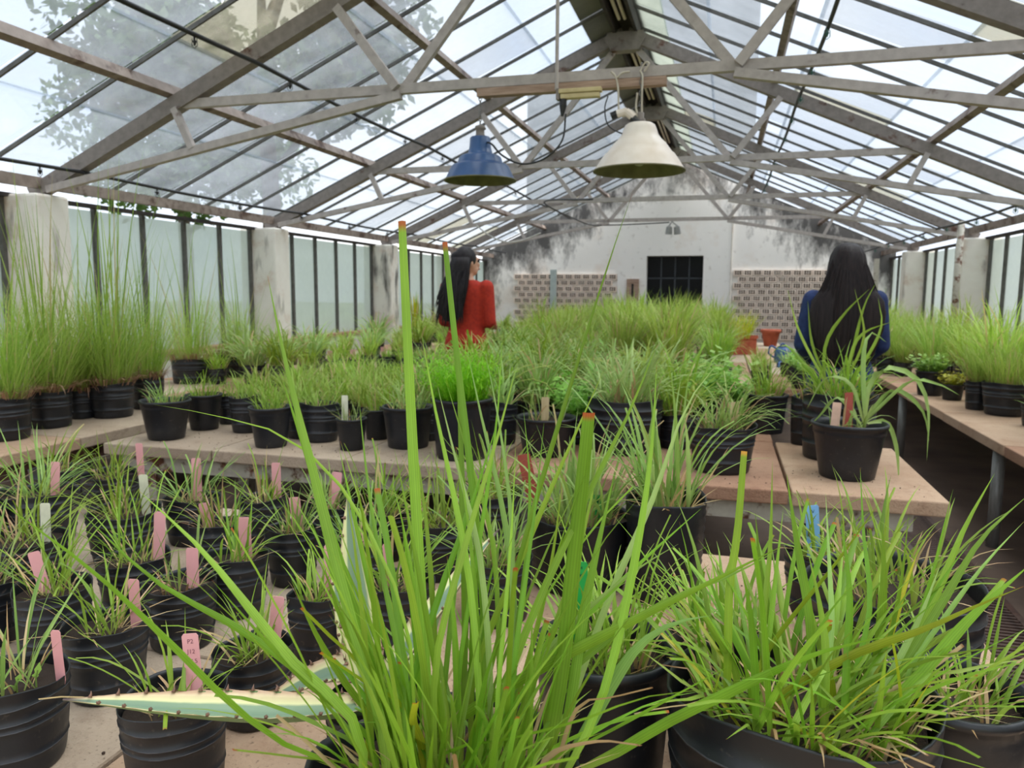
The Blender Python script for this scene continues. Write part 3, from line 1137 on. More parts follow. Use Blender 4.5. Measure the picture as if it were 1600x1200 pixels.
# ------------------------------------------------------------------ outside, seen through the glass
def tree(label, x, y, h, cr_, n, seed):
    rnd = random.Random(seed)
    t = tag(empty('tree', (x, y, -.13)), label, 'tree')
    q = MB()
    q.tube([(0, 0, 0), (.1, 0, h * .3), (-.1, .1, h * .55), (0, 0, h * .85)], [.28, .22, .16, .05], 8)
    for k in range(7):
        a = k * 2.4
        q.tube([(0, 0, h * (.35 + .05 * k)), (math.cos(a) * cr_ * .4, math.sin(a) * cr_ * .4, h * (.5 + .05 * k)), (math.cos(a) * cr_ * .8, math.sin(a) * cr_ * .8, h * (.6 + .05 * k))], [.1, .06, .02], 6)
    q.obj('trunk', 'bark', t)
    q = MB()
    cl = []
    for k in range(34):
        v = Vector((rnd.gauss(0, 1), rnd.gauss(0, 1), rnd.gauss(0, .9))).normalized() * rnd.uniform(.45, 1)
        cl.append((Vector((v.x * cr_, v.y * cr_, h * .68 + v.z * h * .30)), rnd.uniform(.2, .34) * cr_))
    for i in range(n):
        c, r = rnd.choice(cl)
        d = Vector((rnd.gauss(0, 1), rnd.gauss(0, 1), rnd.gauss(0, 1))).normalized()
        p = c + d * r * rnd.uniform(.6, 1.05)
        a = Vector((rnd.gauss(0, 1), rnd.gauss(0, 1), rnd.gauss(0, 1))).normalized()
        u = a.orthogonal().normalized()
        sz = rnd.uniform(.10, .2)
        rr = rnd.random()
        ids = [q.vert(p + a * sz, 1, rr), q.vert(p + u * sz * .45, .5, rr), q.vert(p - a * sz, .3, rr), q.vert(p - u * sz * .45, .5, rr)]
        q.face(ids)
    q.obj('foliage', 'tree', t, attrs=True)
    return t


tree('large leafy tree outside, seen through the left roof panes', -11.0, 17.0, 12.0, 4.4, 15000, 3)
tree('smaller leafy tree outside the left wall behind the large one', -17.5, 22.0, 9.0, 3.6, 8000, 5)

t = tag(empty('neighbouring_building', (13, 14, -.13)), 'pale pink building with parapet outside the right roof panes', 'building')
for nm, bx_, mt in (('wall', ((-3, -14, 0), (3, 16, 6.2)), plain('pink_render', (222, 196, 190), (206, 180, 174), rough=.9, scale=1)),
                    ('parapet', ((-3.15, -14.1, 6.2), (3.1, 16.1, 6.5)), plain('white_parapet', (224, 218, 212), rough=.9)),
                    ('grey_band', ((-3.06, -14.05, 4.7), (-3, 16.05, 5.6)), plain('grey_band', (156, 160, 168), rough=.9))):
    q = MB()
    q.box(*bx_)
    q.obj(nm, mt, t)
for y in (-9, -3, 3, 9):
    q = MB()
    q.lathe([(.22, 6.5), (.2, 6.7), (.1, 6.75), (.12, 6.9), (.28, 7.05), (.3, 7.2), (.16, 7.4), (.05, 7.5)], 12, c=(-2.9, y, 0))
    q.obj('finial', 'terracotta', t, smooth=True)
t = tag(empty('grey_tower', (-1, 34, -.13)), 'grey tower block rising behind the white gable wall', 'building')
for nm, bx_ in (('tower', ((-4, 0, 0), (2, 6, 17))), ('wing', ((-8, 1, 0), (-4, 6, 11)))):
    q = MB()
    q.box(*bx_)
    q.obj(nm, plain('grey_render', (150, 152, 156), (132, 134, 138), rough=.9, scale=1), t)

# ------------------------------------------------------------------ pots and grasses
def pot_mesh(r, h, kind, seed, taper=.8):
    """bag: soft poly bag with uneven rim and welded rings; rigid: moulded pot with a lip; ring: ribbed bag"""
    rnd = random.Random(seed)
    ph = [rnd.uniform(0, 6.3) for _ in range(6)]
    amp = {'bag': .045, 'ring': .035, 'rigid': .004}[kind]
    q = MB()
    rb = r * taper

    def wob(rr, z, a, j):
        k = z / h
        e = 1 + amp * k * (math.sin(2 * a + ph[0]) * .6 + math.sin(3 * a + ph[1]) * .4) + amp * .3 * math.sin(5 * a + ph[2] + 4 * k)
        zz = z + (h * amp * 1.1 * (math.sin(a + ph[3]) * .5 + math.sin(3 * a + ph[4]) * .5) if k > .9 else 0)
        return rr * e, zz

    prof = [(rb * .97, 0), (rb, h * .02)]
    if kind == 'rigid':
        prof += [(rb + (r - rb) * .3, h * .28), (rb + (r - rb) * .8, h * .76), (r * .985, h * .80), (r * .995, h * .84), (r * .99, h * .93), (r * 1.045, h * .935), (r * 1.06, h * .965), (r * 1.045, h), (r * .985, h), (r * .96, h * .9), (r * .9, h * .74)]
    else:
        for i in range(1, 12 if kind == 'bag' else 24):
            k = i / (12 if kind == 'bag' else 24)
            rr = rb + (r - rb) * k ** .8
            if kind == 'bag':
                if i in (3, 7, 8, 10):
                    prof += [(rr, h * (k - .012)), (rr + r * .02, h * (k - .004), 0), (rr + r * .02, h * (k + .006), 1), (rr, h * (k + .014), 0)]
                else:
                    prof.append((rr, h * k))
            else:
                prof.append((rr + (r * .02 if i % 2 else -r * .012), h * k))
        prof += [(r, h * .985), (r * 1.005, h), (r * .985, h), (r * .965, h * .95), (r * .93, h * .74)]
    q.lathe(prof, 30, wob)
    return q.mesh('pot', ['pot', 'welt'], smooth=True)


def soil_mesh(r, seed):
    q = MB()
    rnd = random.Random(seed)
    c = q.vert((0, 0, r * .06))
    rings = []
    for f in (.4, .75, 1.0):
        rings.append([q.vert((r * f * math.cos(a), r * f * math.sin(a), rnd.uniform(-.03, .05) * r)) for a in [k * math.pi / 9 for k in range(18)]])
    for k in range(18):
        q.face((c, rings[0][k], rings[0][(k + 1) % 18]))
        for a, b_ in zip(rings, rings[1:]):
            q.face((a[k], b_[k], b_[(k + 1) % 18], a[(k + 1) % 18]))
    return q.mesh('soil', 'soil', smooth=True)


def blade_path(rnd, r0, L, lean, droop, seg):
    a = rnd.uniform(0, 2 * math.pi)
    rr = r0 * math.sqrt(rnd.random())
    b0 = rnd.uniform(0, 2 * math.pi)
    p = Vector((rr * math.cos(b0), rr * math.sin(b0), 0))
    a = b0 + rnd.gauss(0, .8) if rnd.random() < .75 else a
    th = lean[0] + (lean[1] - lean[0]) * rnd.random()
    dr = droop * rnd.uniform(.3, 1.4)
    tw = rnd.uniform(-.25, .25)
    pts = [p.copy()]
    for i in range(seg):
        k = (i + .5) / seg
        ang = th + dr * k * k
        aa = a + tw * k
        st = L / seg
        p = p + Vector((math.sin(ang) * math.cos(aa), math.sin(ang) * math.sin(aa), math.cos(ang))) * st
        rd = math.hypot(p.x, p.y)
        if r0 * 1.05 < rd < r0 * 2.1 and p.z < r0 * .42:
            p.z = r0 * .42
        pts.append(p.copy())
    return pts


def tuft_mesh(n, L, r0, w, seed, mat='grass', lean=(.05, .75), droop=.9, seg=5, straw=10, folded=True, straw_L=.5, smat='straw'):
    rnd = random.Random(seed)
    q = MB()
    for i in range(n):
        pts = blade_path(rnd, r0, L * rnd.uniform(.45, 1.08), lean, droop, seg)
        if folded:
            q.blade(pts, w * rnd.uniform(.6, 1.2), rnd.random(), fold=.3, flat_end=rnd.random() < .2)
        else:
            q.ribbon(pts, w * rnd.uniform(.6, 1.2), rnd.random())
    for i in range(straw):
        pts = blade_path(rnd, r0 * 1.1, L * straw_L * rnd.uniform(.4, 1.2), (.2, 1.35), .5, 4)
        q.ribbon(pts, w * rnd.uniform(.4, .9), rnd.random(), mi=1)
    return q.mesh('grass', [mat, smat], smooth=True, attrs=True)


def herb_mesh(n, L, r0, leaf, seed, mat='herb'):
    rnd = random.Random(seed)
    q = MB()
    for i in range(n):
        pts = blade_path(rnd, r0, L * rnd.uniform(.5, 1.1), (.1, .9), .6, 4)
        q.ribbon(pts, leaf * .12, rnd.random())
        for p in pts[1:]:
            for k in range(2):
                d = Vector((rnd.gauss(0, 1), rnd.gauss(0, 1), rnd.uniform(-.1, .7))).normalized()
                u = d.cross(Vector((0, 0, 1))).normalized()
                r_ = rnd.random()
                l_ = leaf * rnd.uniform(.6, 1.2)
                ids = [q.vert(p, .3, r_), q.vert(p + d * l_ * .5 + u * l_ * .32, .5, r_), q.vert(p + d * l_, .7, r_), q.vert(p + d * l_ * .5 - u * l_ * .32, .5, r_)]
                q.face(ids)
    return q.mesh('foliage', mat, attrs=True)


POTS = {}
SOIL = soil_mesh(1.0, 1)


def potted(name, label, cat, loc, r, h, kind, top, seed=0, group=None, taper=.8, soil_k=.84, rot=None, top_name='grass', top_scale=1, top_z=None):
    """pot + soil + plant standing at loc"""
    rnd = random.Random(seed * 13 + 5)
    rot = rnd.uniform(0, 6.28) if rot is None else rot
    t = tag(empty(name, loc, rot), label, cat, group)
    key = (round(r, 3), round(h, 3), kind, seed % 4, taper)
    if key not in POTS:
        POTS[key] = pot_mesh(r, h, kind, seed % 4, taper)
    link('pot', POTS[key], t)
    s_ = link('soil', SOIL, t, (0, 0, h * soil_k))
    rs = r * (taper + (1 - taper) * soil_k) * .965
    s_.scale = (rs, rs, rs)
    if top is not None:
        o = link(top_name, top, t, (0, 0, h * (soil_k if top_z is None else top_z)), scale=top_scale)
    return t


def by_rim(px, py, wpx, h):
    """pot whose rim centre shows at px,py, wpx wide, standing on a bench"""
    p = at_z(px, py, BZ + h)
    return Vector((p.x, p.y, BZ)), wpx * depth(p) / F_PX / 2


TAGGED = 'small black nursery bag of thin grass with a pink tag, front bench'
FB = 'tagged grass bags on the front bench'
# rim px, rim py, width px, height m, blades, blade length, label, group
front = [
    (18, 1052, 160, .15, 26, .20, 'black nursery bag with two small seedling leaves and a pink tag', None),
    (272, 1083, 160, .15, 22, .17, 'black bag with torn folded rim and pencil-marked pink tag', None),
    (163, 970, 124, .14, 24, .2, 'black grass bag with a pink tag, directly behind the seedling bag', None),
    (281, 907, 110, .14, 14, .13, 'black bag of sparse dry stubble with a pink tag', None),
    (395, 1010, 124, .13, 34, .15, 'low black bag of spreading grass behind the torn-rim bag', None),
    (367, 866, 100, .14, 26, .17, TAGGED, FB), (456, 822, 80, .15, 30, .15, TAGGED, FB), (210, 868, 110, .13, 26, .2, TAGGED, FB),
    (80, 915, 112, .14, 26, .22, TAGGED, FB), (300, 775, 84, .14, 26, .2, TAGGED, FB), (338, 815, 84, .14, 24, .18, TAGGED, FB),
    (412, 775, 76, .14, 28, .17, TAGGED, FB), (515, 785, 76, .15, 30, .16, TAGGED, FB), (492, 925, 86, .14, 24, .13, TAGGED, FB),
    (620, 905, 116, .15, 40, .22, 'black grass bag with a pink tag between the upright agave leaves', None),
    (58, 766, 116, .16, 40, .22, 'deep black grass bag with a pink tag behind a cream-tagged bag', None),
    (195, 795, 112, .15, 36, .2, 'black grass bag with a blank cream tag in its middle', None),
    (38, 836, 120, .14, 30, .22, 'black grass bag with a cream tag, beside deeper bag', None),
    (-25, 905, 100, .14, 30, .22, 'plain black grass bag without a tag, front bench', 'untagged grass bags on the front bench'),
    (172, 738, 82, .14, 34, .17, 'plain black grass bag without a tag, front bench', 'untagged grass bags on the front bench'),
    (92, 730, 80, .14, 30, .17, 'plain black grass bag without a tag, front bench', 'untagged grass bags on the front bench'),
    (560, 845, 90, .14, 34, .18, 'plain black grass bag without a tag, front bench', 'untagged grass bags on the front bench'),
    (690, 812, 110, .15, 60, .2, 'plain black grass bag without a tag, front bench', 'untagged grass bags on the front bench'),
    (600, 795, 90, .14, 44, .2, 'plain black grass bag without a tag, front bench', 'untagged grass bags on the front bench'),
    (775, 868, 116, .15, 60, .22, 'plain black grass bag without a tag, front bench', 'untagged grass bags on the front bench'),
    (772, 770, 90, .15, 54, .22, 'plain black grass bag without a tag, front bench', 'untagged grass bags on the front bench'),
    (-60, 800, 110, .14, 34, .24, 'plain black grass bag without a tag, front bench', 'untagged grass bags on the front bench'),
]
FR = []
for i, (px, py, wpx, h, nb, L, lab, grp) in enumerate(front):
    loc, r = by_rim(px, py, wpx, h)
    me = tuft_mesh(nb, L * 1.15, r * .5, .0058, 100 + i, 'grass' if i % 3 else 'grass_blue', lean=(.05, 1.0), droop=.7, seg=6, straw=14 if i != 3 else 22)
    if loc.y + r > 2.27:
        print('beyond bench', i, loc.y + r)
    FR.append((potted('potted_plant', lab, 'potted plant', loc, r, h, 'bag', me, seed=i, group=grp, taper=.83), loc, r, h))

# seedling leaves in the nearest bag
q = MB()
p0 = FR[0][1] + Vector((0, 0, FR[0][3] * .84))
for (sx, sy, tx, ty) in ((26, 1068, 32, 1052), (56, 1060, 62, 1034), (56, 1060, 54, 1052)):
    D = depth(p0) - .03
    a, c = at_d(sx, sy, D), at_d(tx, ty, D)
    u = RGT * .006
    for k in range(1):
        m1 = a.lerp(c, .55)
        ids = [q.vert(a, .3, .5), q.vert(m1 + u, .5, .5), q.vert(c, .7, .5), q.vert(m1 - u, .5, .5)]
        q.face(ids)
    q.tube([a - Vector((0, 0, .015)), a, a.lerp(c, .5)], .0012, 4)
o = q.obj('seedling', 'herb', FR[0][0], attrs=True)
o.matrix_parent_inverse = (Matrix.Translation(FR[0][1]) @ Matrix.Rotation(FR[0][0].rotation_euler.z, 4, 'Z')).inverted()

# ribbed bags, broad grass, right of the long tuft
big = [
    (905, 800, 165, .19, 'ring', 110, .30, .009, 'grass_blue', 'ribbed black bag of broad grass with a small green tag'),
    (1040, 775, 125, .26, 'ring', 60, .40, .0095, 'grass_blue', 'tall ribbed black bag of long arching broad grass'),
    (945, 1003, 212, .24, 'rigid', 70, .24, .007, 'grass', 'round black pot of cut grass with the tall green tag'),
    (1490, 1072, 212, .22, 'rigid', 46, .2, .006, 'grass', 'black pot of thin grass at the right edge of the front bench'),
    (1395, 905, 262, .22, 'bag', 70, .24, .007, 'grass', 'wide black bag with bare soil and sparse grass, front bench'),
    (1290, 862, 120, .15, 'bag', 40, .2, .008, 'grass', 'small black bag holding the blue tag, front bench'),
    (1120, 985, 150, .2, 'bag', 60, .2, .007, 'grass', 'black bag half hidden behind the large front pot'),
]
BG = []
for i, (px, py, wpx, h, kind, nb, L, bw, mt, lab) in enumerate(big):
    loc, r = by_rim(px, py, wpx, h)
    me = tuft_mesh(nb, L, r * .62, bw, 200 + i, mt, lean=(.03, .65 if i == 1 else .9), droop=.8 if i != 1 else .9, seg=7, straw=30)
    BG.append((potted('potted_plant', lab, 'potted plant', loc, r, h, kind, me, seed=i, taper=.86), loc, r, h))

# ---- the two big foreground plants: every blade is a part of its own
def single_blade(parent, inv, pts, w, mat, rnd_v, flat_end=False, seg=12, side=None, taper=.55):
    q = MB()
    pts = resample(bez(pts, 8), seg)
    q.blade(pts, w, rnd_v, fold=.28, flat_end=flat_end, side=side, taper=taper)
    o = q.obj('blade', mat, parent, smooth=True, attrs=True)
    o.matrix_parent_inverse = inv
    return o


def big_plant(label, px, py, wpx, h, kind, keys, fills, mat, seed, taper=.88):
    loc, r = by_rim(px, py, wpx, h)
    t = tag(empty('potted_plant', loc), label, 'potted plant')
    inv = Matrix.Translation(loc).inverted()
    link('pot', pot_mesh(r, h, kind, seed, taper), t)
    s_ = link('soil', SOIL, t, (0, 0, h * .84))
    s_.scale = (r * .92,) * 3
    rnd = random.Random(seed)
    crown = loc + Vector((0, 0, h * .84))
    D0 = depth(crown)
    for kp, wp, dtip, mt, fe in keys:
        # pixel polyline tip -> base; the base sits in the pot, the tip leans dtip metres nearer (-) or farther (+)
        n = len(kp)
        base_d = D0 + rnd.uniform(-.5, .5) * r * .8
        pts = []
        for i, (x, y) in enumerate(kp[::-1]):
            pts.append(at_d(x, y, base_d + dtip * (i / (n - 1))))
        # run the foot of the blade down into the crown
        foot = Vector((crown.x + max(-r * .7, min(r * .7, pts[0].x - crown.x)), crown.y + max(-r * .6, min(r * .6, pts[0].y - crown.y)), crown.z - .005))
        if (foot - pts[0]).length > .02:
            pts = [foot] + pts
        single_blade(t, inv, pts, wp * .92 * base_d / F_PX, mt, rnd.choice((.05, .29, .52)) if fe else rnd.random(), fe, side=(RGT + Vector((rnd.uniform(-.3, .3), rnd.uniform(-.4, .4), rnd.uniform(-.2, .2)))))
    for n, L, w, lean, droop, mt in fills:
        for i in range(n):
            pts = [crown + (p if math.hypot(p.x, p.y) < r * .85 else Vector((p.x, p.y, max(p.z, h * .18 + .012)))) for p in blade_path(rnd, r * (.78 if seed == 21 else .6), L * rnd.uniform(.4, 1.1), lean, droop, 6)]
            single_blade(t, inv, pts, w * rnd.uniform(.6, 1.2), mt, rnd.random(), rnd.random() < .3, seg=8)
    return t, loc, r


G, GY, ST = 'grass_tuft', 'grass_yellow', 'straw'
tuft_keys = [
    ([(628, 345), (636, 520), (648, 760), (662, 1000), (672, 1170)], 19, .1, G, True),
    ([(695, 378), (712, 540), (738, 760), (756, 960), (750, 1160)], 13, .12, G, True),
    ([(700, 440), (716, 600), (722, 800), (726, 1000), (720, 1170)], 13, .14, G, False),
    ([(988, 302), (945, 430), (880, 640), (810, 880), (742, 1150)], 9, .05, G, False),
    ([(921, 645), (910, 760), (897, 880), (880, 1040), (860, 1170)], 27, -.05, G, True),
    ([(418, 430), (447, 570), (490, 740), (540, 940), (600, 1150)], 19, .05, G, False),
    ([(437, 580), (478, 710), (530, 880), (590, 1060), (630, 1170)], 18, .02, G, False),
    ([(240, 632), (350, 652), (460, 690), (560, 800), (640, 1000)], 6, .2, G, False),
    ([(-20, 770), (135, 885), (252, 993), (360, 1101), (450, 1168), (560, 1215)], 14, -.08, G, False),
    ([(121, 795), (238, 905), (360, 975), (440, 1030), (560, 1140)], 13, .04, G, False),
    ([(215, 765), (310, 853), (382, 940), (455, 1030), (560, 1140)], 17, .02, G, False),
    ([(365, 1172), (450, 1182), (560, 1200)], 14, -.1, G, True),
    ([(1225, 852), (1080, 925), (945, 993), (810, 1065), (660, 1165)], 19, -.06, G, False),
    ([(1110, 962), (1050, 975), (1000, 1008), (962, 1060), (900, 1170)], 20, -.04, 'grass_blue', False),
    ([(1401, 991), (1330, 1007), (1252, 1031), (1137, 1085), (1040, 1132), (930, 1195)], 21, -.08, G, False),
    ([(1215, 860), (1140, 900), (1060, 930), (960, 990), (860, 1090)], 13, .02, G, False),
    ([(1130, 1075), (1007, 1090), (913, 1125), (800, 1155), (690, 1180)], 11, -.12, G, False),
    ([(1140, 1040), (1060, 1085), (960, 1140), (860, 1190)], 14, -.12, G, False),
    ([(560, 615), (575, 760), (598, 900), (630, 1080)], 10, .1, G, False),
    ([(616, 700), (640, 820), (665, 960), (690, 1120)], 12, .06, G, False),
    ([(658, 518), (680, 640), (706, 760), (735, 920), (750, 1120)], 12, .1, G, False),
    ([(683, 601), (715, 730), (748, 860), (765, 1050)], 11, .12, 'grass_blue', False),
    ([(697, 596), (728, 700), (770, 850), (780, 1060)], 9, .1, G, False),
    ([(730, 548), (752, 650), (790, 820), (806, 1010), (790, 1160)], 11, .12, 'grass_blue', False),
    ([(757, 546), (780, 660), (800, 820), (800, 1020)], 10, .12, 'grass_blue', False),
    ([(785, 521), (776, 660), (750, 840), (716, 1060)], 8, .1, G, False),
    ([(811, 557), (778, 680), (730, 840), (680, 1040)], 12, .06, G, False),
    ([(945, 575), (885, 710), (820, 860), (740, 1060)], 12, .08, G, False),
    ([(1030, 527), (985, 640), (910, 790), (820, 990), (770, 1150)], 14, .1, G, False),
    ([(1026, 569), (1018, 700), (995, 860), (950, 1060), (900, 1180)], 15, .05, G, False),
    ([(1120, 569), (1070, 640), (1020, 780), (950, 940), (880, 1140)], 12, .06, 'grass_blue', False),
    ([(850, 660), (838, 780), (822, 900), (800, 1080)], 9, .06, G, False),
    ([(806, 690), (800, 820), (790, 950), (776, 1120)], 8, .06, G, False),
    ([(818, 640), (828, 760), (820, 900), (790, 1100)], 9, .1, G, False),
    ([(880, 740), (865, 860), (840, 980), (800, 1130)], 9, .0, G, False),
    ([(960, 740), (935, 850), (912, 960), (890, 1110)], 18, -.02, G, False),
    ([(940, 700), (905, 860), (860, 1000), (800, 1150)], 11, .05, G, False),
    ([(780, 650), (740, 780), (690, 920), (640, 1090)], 12, .08, G, False),
    ([(530, 700), (556, 820), (590, 960), (640, 1130)], 13, .06, G, False),
    ([(480, 800), (520, 900), (566, 1010), (620, 1130)], 15, .0, G, False),
    ([(505, 880), (530, 960), (570, 1050), (620, 1150)], 16, -.03, G, False),
    ([(455, 905), (490, 985), (540, 1070), (600, 1150)], 14, -.05, G, False),
    ([(330, 905), (400, 985), (470, 1060), (580, 1160)], 11, -.04, G, False),
    ([(1095, 795), (1000, 880), (900, 980), (800, 1110)], 11, .02, G, False),
    ([(1060, 850), (980, 900), (880, 990), (780, 1120)], 10, .0, 'grass_blue', False),
    ([(500, 1020), (560, 1060), (640, 1120)], 8, -.05, GY, True),
    ([(1000, 1165), (930, 1160), (850, 1190)], 12, -.1, ST, True),
    ([(1020, 1075), (960, 1090), (900, 1110)], 8, -.02, ST, True),
    ([(650, 1098), (646, 1130), (660, 1170)], 14, -.1, GY, True),
    ([(470, 950), (520, 1000), (570, 1060)], 9, -.02, GY, True),
]
big_plant('long bright green grass tuft in black pot, tallest blades up to lamps', 700, 1192, 430, .24, 'bag', tuft_keys,
          [(78, .38, .0082, (.02, .45), .4, G), (55, .24, .0075, (.3, 1.1), .5, G), (40, .15, .005, (.2, 1.2), .4, ST), (12, .17, .007, (.2, 1.0), .4, GY)], G, 11)

right_keys = [
    ([(1600, 916), (1520, 950), (1443, 985), (1328, 1027), (1213, 1096)], 18, -.06, 'grass_olive', False),
    ([(1528, 962), (1443, 1016), (1393, 1073), (1347, 1120)], 19, -.03, 'grass', False),
    ([(1612, 880), (1520, 962), (1443, 1050), (1400, 1100)], 19, .0, G, False),
    ([(1382, 774), (1309, 878), (1232, 974), (1190, 1035), (1180, 1085)], 14, .05, 'grass_olive', False),
    ([(1554, 740), (1508, 824), (1466, 924), (1405, 1040), (1370, 1090)], 14, .05, G, False),
    ([(1605, 775), (1535, 840), (1478, 932), (1430, 1010), (1390, 1080)], 14, .05, G, False),
    ([(1600, 815), (1540, 880), (1480, 960), (1420, 1050)], 9, .1, 'grass_blue', False),
    ([(1489, 765), (1474, 828), (1459, 893), (1428, 989), (1380, 1080)], 10, .08, G, False),
    ([(1378, 813), (1382, 893), (1378, 970), (1367, 1066)], 18, .0, G, False),
    ([(1434, 863), (1413, 920), (1393, 985), (1359, 1085)], 12, .02, GY, False),
    ([(1229, 740), (1244, 836), (1259, 920), (1267, 978), (1270, 1070)], 17, .06, G, False),
    ([(1163, 705), (1152, 836), (1140, 916), (1137, 1047)], 14, .04, 'grass_olive', True),
    ([(1207, 720), (1204, 855), (1194, 970), (1198, 1085)], 11, .04, G, False),
    ([(1313, 805), (1328, 924), (1324, 1031), (1320, 1110)], 14, .02, G, False),
    ([(1344, 730), (1350, 836), (1360, 950), (1330, 1080)], 11, .06, G, False),
    ([(1133, 1085), (1175, 1127), (1219, 1198)], 5, -.16, G, False),
    ([(1600, 1010), (1500, 1020), (1400, 1050), (1300, 1100)], 9, -.05, G, False),
    ([(1262, 860), (1280, 940), (1290, 1010), (1290, 1090)], 13, .03, G, False),
    ([(1290, 770), (1296, 880), (1300, 980), (1290, 1080)], 10, .06, 'grass_blue', False),
    ([(1100, 880), (1130, 960), (1170, 1040), (1200, 1090)], 11, .0, G, False),
    ([(1060, 900), (1110, 980), (1150, 1050)], 12, -.02, G, False),
    ([(1180, 800), (1190, 900), (1210, 1000), (1230, 1085)], 12, .02, G, False),
    ([(1420, 800), (1410, 900), (1390, 1000), (1350, 1090)], 10, .04, G, False),
    ([(1470, 880), (1440, 960), (1400, 1040), (1370, 1090)], 12, .0, 'grass_blue', False),
    ([(1108, 1098), (1180, 1104), (1280, 1128)], 6, -.1, ST, True),
    ([(1150, 1090), (1200, 1100), (1276, 1150)], 6, -.12, ST, True),
    ([(1080, 1112), (1150, 1108), (1230, 1108)], 10, -.12, G, False),
    ([(1262, 1150), (1230, 1125), (1200, 1110)], 11, -.12, GY, True),
    ([(1440, 1118), (1380, 1122), (1330, 1128)], 6, -.1, ST, True),
    ([(1505, 1008), (1440, 1055), (1370, 1095)], 8, -.02, ST, True),
    ([(1295, 975), (1290, 1030), (1300, 1080)], 14, -.02, GY, True),
]
big_plant('large black pot of wide grass with dry straw over its rim', 1250, 1073, 395, .26, 'bag', right_keys,
          [(100, .27, .0085, (.1, 1.0), .6, G), (50, .2, .0085, (.6, 1.3), .5, 'grass'), (80, .16, .0045, (.4, 1.45), .4, ST), (12, .2, .0065, (.2, .9), .4, GY)], G, 21, .9)


# ---- variegated agave between the tuft and the tagged bags
def agave_mat():
    k = N('variegated_agave')
    u = k.n('Attribute', _attribute_name='rnd').outputs['Fac']
    t = k.n('Attribute', _attribute_name='t').outputs['Fac']
    nz_ = k.noise(30, 3)
    uu = k.n('MULTIPLY_ADD' and 'Math', _operation='MULTIPLY_ADD', i0=nz_, i1=.06, i2=u).outputs[0]
    c = k.ramp(uu, [(.0, (214, 186, 152)), (.10, (232, 222, 162)), (.24, (226, 226, 168)), (.30, (132, 156, 124)), (.5, (118, 144, 120)), (.74, (132, 156, 124)), (.80, (228, 224, 166)), (.94, (226, 204, 160)), (1, (206, 170, 138))])
    c = k.mixc(k.ramp(t, [(.90, (0, 0, 0, 1)), (.985, (1, 1, 1, 1))]), c, lin((92, 72, 68)))
    b_ = k.n('BsdfPrincipled', Base__Color=c, Roughness=.45)
    return k.surf(b_.outputs[0])


M['agave'] = agave_mat()
M['agave_back'] = plain('agave_underside', (122, 150, 92), (104, 132, 84), rough=.5, scale=8)
M['thorn'] = plain('agave_thorn', (142, 104, 86), rough=.5)


def agave_leaf(parent, inv, pts, w, up, cup=.5):
    q = MB()
    pts = resample(bez(pts, 8), 26)
    rows = []
    for i, p in enumerate(pts):
        t = i / 25
        d = (pts[min(i + 1, 25)] - pts[max(i - 1, 0)]).normalized()
        s = d.cross(Vector(up))
        s.normalize()
        u = s.cross(d)
        ww = w * .5 * (.75 + .5 * math.sin(min(1, t * 1.5) * math.pi * .5) * .6) * (1 if t < .35 else max(.03, 1 - ((t - .35) / .65) ** 1.5))
        top, bot = [], []
        for j in range(9):
            x = -1 + j / 4
            lift = cup * ww * (x * x)
            edge = 1 + ((.07 if (i + (x > 0)) % 2 == 0 else -.05) if abs(x) == 1 else 0)
            top.append(q.vert(p + s * x * ww * edge + u * lift, t, j / 8))
            bot.append(q.vert(p + s * x * ww * .98 + u * (lift - (1 - x * x) * ww * .32 - .0012), t, j / 8))
        rows.append((top, bot))
        if 1 < i < 24:
            for sx in (-1, 1):
                if (i + (sx > 0)) % 2 == 0:
                    e = p + s * sx * ww + u * cup * ww
                    q.tube([e - s * sx * .002, e + s * sx * .002 + u * .003, e + s * sx * .003 + u * .007], [.0032, .0013, .0003], 5, mi=2)
    for (a, a2), (c, c2) in zip(rows, rows[1:]):
        for j in range(8):
            q.face((a[j], a[j + 1], c[j + 1], c[j]), 0)
            q.face((a2[j + 1], a2[j], c2[j], c2[j + 1]), 1)
        q.face((a[0], c[0], c2[0], a2[0]), 0)
        q.face((a[8], a2[8], c2[8], c[8]), 0)
    o = q.obj('leaf', ['agave', 'agave_back', 'thorn'], parent, smooth=True, attrs=True)
    o.matrix_parent_inverse = inv
    return o


AL, AR = by_rim(585, 1092, 150, .15)
ag = tag(empty('agave', AL), 'variegated agave with cream-edged thorny leaves in a black pot', 'agave')
ainv = Matrix.Translation(AL).inverted()
link('pot', pot_mesh(AR, .15, 'bag', 2, .85), ag)
s_ = link('soil', SOIL, ag, (0, 0, .126))
s_.scale = (AR * .92,) * 3
ac = AL + Vector((0, 0, .135))
Da = depth(ac)
agave_leaf(ag, ainv, [ac, at_d(520, 1112, Da - .05), at_d(420, 1116, Da - .1), at_d(300, 1110, Da - .13), at_d(190, 1100, Da - .14), at_d(98, 1093, Da - .14)], .058, (.05, -.22, 1), .62)
agave_leaf(ag, ainv, [ac, at_d(570, 1010, Da), at_d(560, 920, Da + .01), at_d(550, 840, Da + .02), at_d(543, 768, Da + .03)], .062, (.35, -1, .1), .6)
agave_leaf(ag, ainv, [ac, at_d(640, 1010, Da + .03), at_d(700, 930, Da + .07), at_d(745, 870, Da + .10), at_d(780, 826, Da + .12)], .05, (-.5, -.8, .5), .45)
agave_leaf(ag, ainv, [ac, at_d(565, 1062, Da + .04), at_d(520, 1052, Da + .08), at_d(460, 1075, Da + .1), at_d(400, 1105, Da + .1)], .058, (.1, -.5, 1), .5)
agave_leaf(ag, ainv, [ac, at_d(552, 1020, Da + .05), at_d(532, 940, Da + .08), at_d(516, 862, Da + .1)], .05, (.9, -.6, .2), .5)
